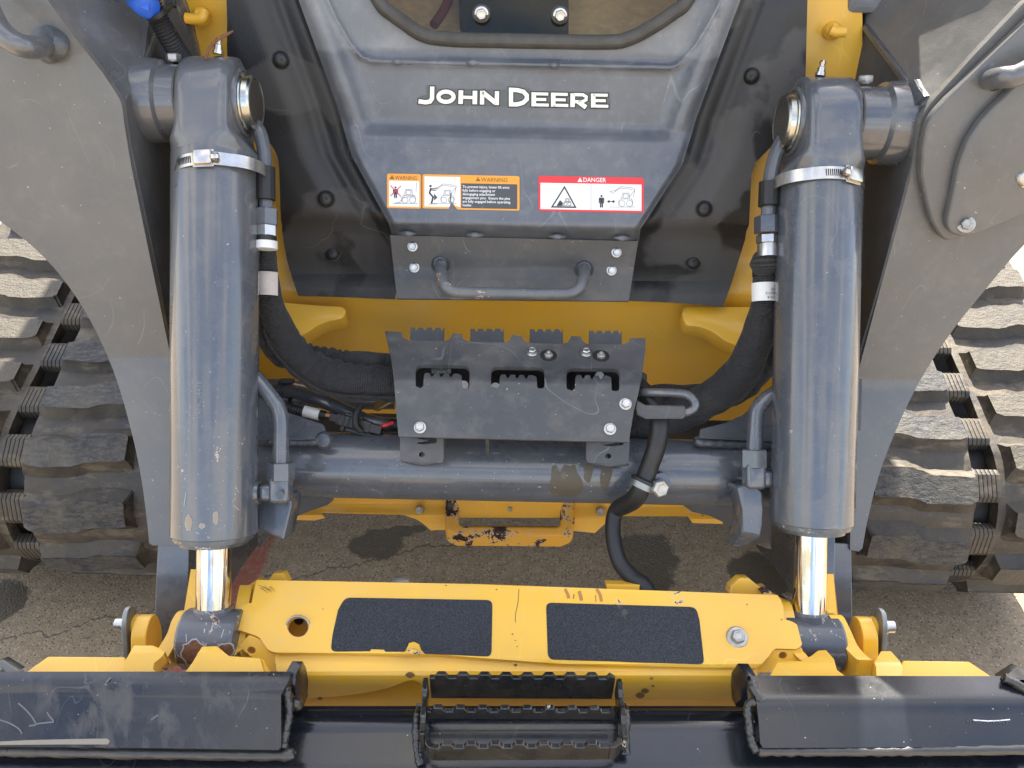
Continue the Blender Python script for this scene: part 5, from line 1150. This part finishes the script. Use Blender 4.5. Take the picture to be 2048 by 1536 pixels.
# ---- serrated step
Zs = W(1030, 1352, .842).z
def on_Z(px, py, z=Zs): r = ray(px, py); return CAM+r*((z-H)/r.z)
ST = None
def serrated(name, a, b, hgt, th, pitch, toothpx, parent, phase=0., lean=0.):
    """upright plate from a to b with a wavy upper edge; a,b on the step plane"""
    ln = (b-a).length; ux = (b-a).normalized(); uz = AZ; n = int(ln/pitch); pts = []; tp = toothpx
    seq = []
    s = -phase*pitch
    while s < ln:
        for u, h in ((0, -tp), (.30, -tp), (.44, 0), (.80, 0), (.94, -tp)):
            q = s+u*pitch
            if 0 <= q <= ln: seq.append((q, h))
        s += pitch
    seq = [(0, -tp)]+[q for q in seq if .001 < q[0] < ln-.001]+[(ln, -tp)]
    pts = [(q*1000, h*1000) for q, h in seq]+[(ln*1000, -hgt*1000), (0, -hgt*1000)]
    V, Fc = grid2d([pts], 0, 0); nn = ux.cross(uz).normalized()
    if nn.dot(CAM-a) < 0: nn = -nn
    v = [a+ux*(p.x/1000)+uz*(p.y/1000) for p in V]; v, f = solidify(v, Fc, th, nn)
    return add(name, v, f, BLKG, parent, bevel=-.0009, seg=1)
TH = .0055; TP = .0065; PI_ = .0235
b1a, b1b = on_Z(858, 1350), on_Z(1232, 1352)
ST = serrated('step', b1a, b1b, .045, TH, PI_, TP, AT, .05); ST['label'] = 'black serrated boot scraper step on the cross beam'
b2a, b2b = on_Z(852, 1417), on_Z(1234, 1419); b3a, b3b = on_Z(868, 1491), on_Z(1222, 1489)
serrated('step_bar', b2a, b2b, .020, TH, PI_, TP, ST, .1); serrated('step_bar', b3a, b3b, .030, TH, .0245, TP, ST, .1)
s1, s2 = on_Z(849, 1470), on_Z(1246, 1468)
serrated('step_side', on_Z(856, 1349), s1, .032, TH, .030, TP*.7, ST, .2); serrated('step_side', on_Z(1234, 1351), s2, .032, TH, .030, TP*.7, ST, .2)
for (p, q, c) in ((s1, b3a, on_Z(848, 1488)), (s2, b3b, on_Z(1246, 1487))):
    v = []; f = []; N = 8
    for k in range(N+1):
        t = k/N; pt = p*(1-t)**2+c*2*t*(1-t)+q*t*t; tg = (c-p)*(1-t)+(q-c)*t; nn = tg.normalized().cross(AZ)
        if nn.dot(pt-on_Z(1040, 1440)) < 0: nn = -nn
        for o_, z_ in ((0, -TP), (-TH, -TP), (-TH, -.030), (0, -.030)): v.append(pt+nn*o_+AZ*z_)
    for k in range(N):
        for j in range(4): f.append((k*4+j, k*4+(j+1) % 4, k*4+4+(j+1) % 4, k*4+4+j))
    f += [(3, 2, 1, 0), (N*4, N*4+1, N*4+2, N*4+3)]
    add('step_corner', v, f, BLKG, ST, bevel=-.0006, seg=1)
weld('weld_bead', [W(842, 1412, .852), W(834, 1440, .838), W(834, 1470, .828), W(836, 1505, .818), W(842, 1530, .812)], .005, BLKG, ST, 1.)
weld('weld_bead', [W(1244, 1410, .852), W(1252, 1430, .84), W(1250, 1470, .828), W(1252, 1510, .818)], .005, BLKG, ST, 2.)
tube('washer_tip', [on_Z(1085, 1357), on_Z(1092, 1358)], .0018, WHITEP, ST) if 0 else None

# ================================================================== RUBBER TRACKS
AL = R(17); YC, ZC, RB = 1.097, .227, .172
def tpath(s):                              # outer belt surface; s=0 at the front idler's top tangent, falling forward and down
    a0 = R(90)+AL; arcl = RB*(R(265)-a0)
    if s < 0: n = (math.cos(a0), math.sin(a0)); t = (-math.cos(AL), -math.sin(AL)); return (YC+RB*n[0]+t[0]*s, ZC+RB*n[1]+t[1]*s), n, t
    if s < arcl: a = a0+s/RB; n = (math.cos(a), math.sin(a)); t = (-n[1], n[0]); return (YC+RB*n[0], ZC+RB*n[1]), n, t
    a = R(265); n = (math.cos(a), math.sin(a)); t = (-n[1], n[0]); u = s-arcl; return (YC+RB*n[0]+t[0]*u, ZC+RB*n[1]+t[1]*u), n, t
PT = .1025
def track(sg, xc, label, phase):
    S0, S1 = -1.05, RB*R(158)+.35; hw, xi = .021, .225
    v = []; f = []
    def strip(xa, xb):                     # solid belt band with a thickness of 22 mm and soft relief lines
        o = len(v); n = int((S1-S0)/.0128)
        xs = [xa+(xb-xa)*k/6 for k in range(7)]
        for i in range(n+1):
            s = S0+(S1-S0)*i/n; p, nn, t = tpath(s); ph = ((s-phase)/PT) % 1
            ridge = .004*math.exp(-((ph-.5)/.10)**2)
            for k, x in enumerate(xs): h = ridge*math.sin(math.pi*k/6)+.0012*math.sin(x*90+s*40); v.append(Vector((x, p[0]+nn[0]*h, p[1]+nn[1]*h)))
            for x in (xs[-1], xs[0]): v.append(Vector((x, p[0]-nn[0]*.024, p[1]-nn[1]*.024)))
        m = len(xs)+2
        for i in range(n):
            for k in range(m): f.append((o+i*m+k, o+i*m+(k+1) % m, o+(i+1)*m+(k+1) % m, o+(i+1)*m+k))
    strip(xc-(.25 if sg < 0 else .235), xc-hw); strip(xc+hw, xc+(xi if sg > 0 else .235))
    T = add('rubber_track', v, f, RUB, L, label=label, smooth=50)
    bm = bmesh.new(); bm.from_mesh(T.data); bmesh.ops.recalc_face_normals(bm, faces=bm.faces); bm.to_mesh(T.data); bm.free()
    # bridges between the drive windows, cut by narrow grooves
    g = []; k = math.floor((S0-phase)/PT)
    br = [(-.5, -.020), (-.5, -.002), (-.34, .005), (.34, .005), (.5, -.002), (.5, -.020)]
    gb = []
    for i in range(6):
        x0 = -hw-.001+(2*hw+.002)*i/6; x1 = x0+(2*hw+.002)/6-(.0011 if i < 5 else 0)
        for x in (x0, x1):
            for (a, h) in br: gb.append((x, a*.056, h))
    gf = []
    for i in range(6):
        o = i*12
        for q in range(6): gf.append((o+q, o+(q+1) % 6, o+6+(q+1) % 6, o+6+q))
        gf += [tuple(o+q for q in reversed(range(6))), tuple(o+6+q for q in range(6))]
    core = box_g(Vector((0, 0, -.010)), AX, AY, AZ, 2*hw, .050, .018)
    me_b = mesh_of('drive_bridge_mesh', *join(([Vector(p) for p in gb], gf), core), RUB, .0006)
    # tread lugs with a stepped wavy outline
    Lw = .172
    def lug(mir):
        top = [(-.5, .012), (-.30, .014), (-.10, .014), (.02, .020), (.12, .026), (.45, .026), (.5, .020)]
        bot = [(.5, -.012), (.47, -.020), (.18, -.021), (.06, -.026), (-.06, -.031), (-.42, -.030), (-.5, -.022)]
        poly = [(x*Lw*mir+random.uniform(-.0012, .0012), y+random.uniform(-.0013, .0013)) for x, y in sline(top, 3)+sline(bot, 3)]
        if mir < 0: poly = poly[::-1]
        n = len(poly); V = []; Fx = []
        lv = [(-.010, .018), (.002, .011), (.012, .003), (.0193, .0005), (.0208, -.0012)]
        for h, e in lv:
            for (x, y) in poly:
                r = math.hypot(x/Lw*.06, y); V.append(Vector((x+math.copysign(e*.6, x)*min(1, abs(x)/(Lw*.42))**3, y+math.copysign(e, y)*min(1, abs(y)/.012), h+random.uniform(-.0003, .0003)*(h > 0))))
        for i in range(len(lv)-1):
            for k2 in range(n): a = i*n+k2; b = i*n+(k2+1) % n; Fx.append((b, a, a+n, b+n))
        Fx.append(tuple(reversed([(len(lv)-1)*n+k2 for k2 in range(n)])))
        me = bpy.data.meshes.new('lug_mesh'); me.from_pydata(V, [], Fx); me.materials.append(RUB); me.materials.append(RUBF)
        for i, p in enumerate(me.polygons): p.use_smooth = True; p.material_index = 1 if i >= (len(lv)-2)*n else 0
        bm = bmesh.new(); bm.from_mesh(me); bmesh.ops.recalc_face_normals(bm, faces=bm.faces); bm.to_mesh(me); bm.free()
        me.set_sharp_from_angle(angle=R(33)); return me
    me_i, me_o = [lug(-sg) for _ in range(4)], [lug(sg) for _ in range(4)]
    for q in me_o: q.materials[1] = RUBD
    xin = xc-sg*(hw+.006+Lw/2); xout = xc+sg*(hw+.020+Lw/2)
    def place(name, me, x, s):
        p, n, t = tpath(s); X = AX; Zv = Vector((0, n[0], n[1])); Yv = Zv.cross(X)
        o = bpy.data.objects.new(name, me); M4 = Matrix(((X.x, Yv.x, Zv.x, x), (X.y, Yv.y, Zv.y, p[0]), (X.z, Yv.z, Zv.z, p[1]), (0, 0, 0, 1))); link(o, T, M4)
    s = phase-PT*9
    while s < RB*R(158)+.05:
        place('drive_bridge', me_b, xc, s); place('tread_lug', random.choice(me_i), xin, s); place('tread_lug', random.choice(me_o), xout, s+PT*.5); s += PT
    add('track_frame', *box_g(Vector((xc-.02*0, 1.62, .36)), AX, Vector((0, math.cos(AL), math.sin(AL))), Vector((0, -math.sin(AL), math.cos(AL))), .36, .95, .20), simple('track_frame_black', (.012, .012, .012), .7), T)
    lathe('idler_wheel', Vector((xc-.05, YC, ZC)), AX, [(0, .05), (.005, .135), (.02, .142), (.08, .142), (.095, .135), (.1, .05)], simple('idler_black', (.02, .02, .02), .6), T, n=64)
    return T
def yof(s):
    p, n, t = tpath(s); d = Vector((0, p[0]+n[0]*.02, p[1]+n[1]*.02))-CAM; return 768-F*d.dot(up0)/d.dot(fw)
def find(row):
    return min((abs(yof(k*.001)-row), k*.001) for k in range(-300, 450))[1]
PHL = find(905+ .0209*(160-1024)*-1 if 0 else 905-18) ; PHR = find(968+17)
TLk = track(-1, -.848, 'left muddy rubber track', find(yrow(160, 898)) % PT)
TRk = track(1, .812, 'right rubber track, sunlit and dusty at its outer side', find(yrow(1820, 968)) % PT)
add('undercarriage_block', *box_g(Vector((-.60-.0, 1.45, .45)), AX, AY, AZ, .10, .6, .5), simple('dark_undercarriage', (.015, .015, .015), .7), L); add('undercarriage_block', *box_g(Vector((.575, 1.45, .45)), AX, AY, AZ, .09, .6, .5), bpy.data.materials['dark_undercarriage'], L)
add('belly', *box_g(Vector((0, 1.65, .62)), AX, AY, AZ, 1.05, .9, .6), bpy.data.materials['dark_undercarriage'], L)

# ================================================================== CAB AND UPPER ARMS (above the frame, they shade the front)
cabm = YEL
for sx_ in (-1, 1):
    add('cab_side', *box_g(Vector((sx_*.485, 1.78, 1.62)), AX, AY, AZ, .08, 1.25, 1.15), GREYD, L, bevel=.01)
add('cab_roof', *box_g(Vector((0, 1.72, 2.22)), AX, AY, AZ, 1.04, 1.5, .10), PLA, L, bevel=.03)
add('cab_rear', *box_g(Vector((0, 2.42, 1.4)), AX, AY, AZ, 1.1, .08, 1.6), GREYD, L, bevel=.01)
add('windshield', *box_g(Vector((0, 1.14, 1.78)), AX, AY, AZ, .90, .006, .78), GLASS, L)
for sx_ in (-1, 1):
    X_ = -.62 if sx_ < 0 else .79  # unseen beams, the right one set wider so sun reaches the knee plate
    a, b, c, d = Vector((X_, .98, 1.2)), Vector((X_, 1.2, 1.6)), Vector((X_, 2.6, 1.70)), Vector((X_, 3.0, 1.3))
    for p, q in ((a, b), (b, c), (c, d)):
        zz = (q-p).normalized(); v, f = box_g((p+q)/2, AX, zz.cross(AX), zz, .14, .22, (q-p).length+.05); add('unseen_arm_beam', v, f, GREYA, LA if sx_ < 0 else RA, bevel=.008)
    add('engine_side', *box_g(Vector((sx_*.50, 2.8, 1.15)), AX, AY, AZ, .10, .9, .7), YEL, L, bevel=.02)
add('engine_hood', *box_g(Vector((0, 2.95, 1.52)), AX, AY, AZ, 1.05, .95, .12), YEL, L, bevel=.03)

# ================================================================== WIRING CONDUIT, TAPE, TWIG
cpts = [W(300, 5, .90), W(318, 40, .91), W(338, 75, .925), W(356, 105, .945), W(372, 128, .965)]
CO = tube('corrugated_conduit', cpts, .0115, BLACK, L, n=24, sub=64, ripple=lambda s, a: 1+.09*math.sin(s*1790), smooth=80)
tube('blue_tape_wrap', [W(262, -30, .88), W(280, -8, .885), W(290, 8, .89), W(304, 20, .90)], [.016, .018, .014, .0125], BLUE, CO, n=24, sub=8, ripple=lambda s, a: 1+.08*math.sin(a*3+s*300), label='blue tape wrapped round the conduit')
slab('tape_tail', [(258, -20, .88), (296, -10, .88), (298, 22, .88), (290, 20, .88), (280, 14, .88), (270, 8, .88)], .0008, BLUE, CO, -fw)
tube('zip_tie', [W(302, 42, .90), W(316, 34, .892), W(332, 22, .90), W(345, 10, .93)], .0035, PLA2, CO, n=8)
box('tie_head', W(343, 8, .925), (.011, .008, .006), PLA2, CO, x=rt, z=-fw, bevel=.001)
TW = tube('twig', [W(412, 118, .90), W(418, 98, .905), W(430, 84, .91), W(446, 73, .915), W(466, 62, .92)], [.0022, .0016, .0019, .0016, .0022, .001], TWIG, None, n=8, sub=6, label='thin brown twig caught on top of the left cylinder'); TW['category'] = 'twig'
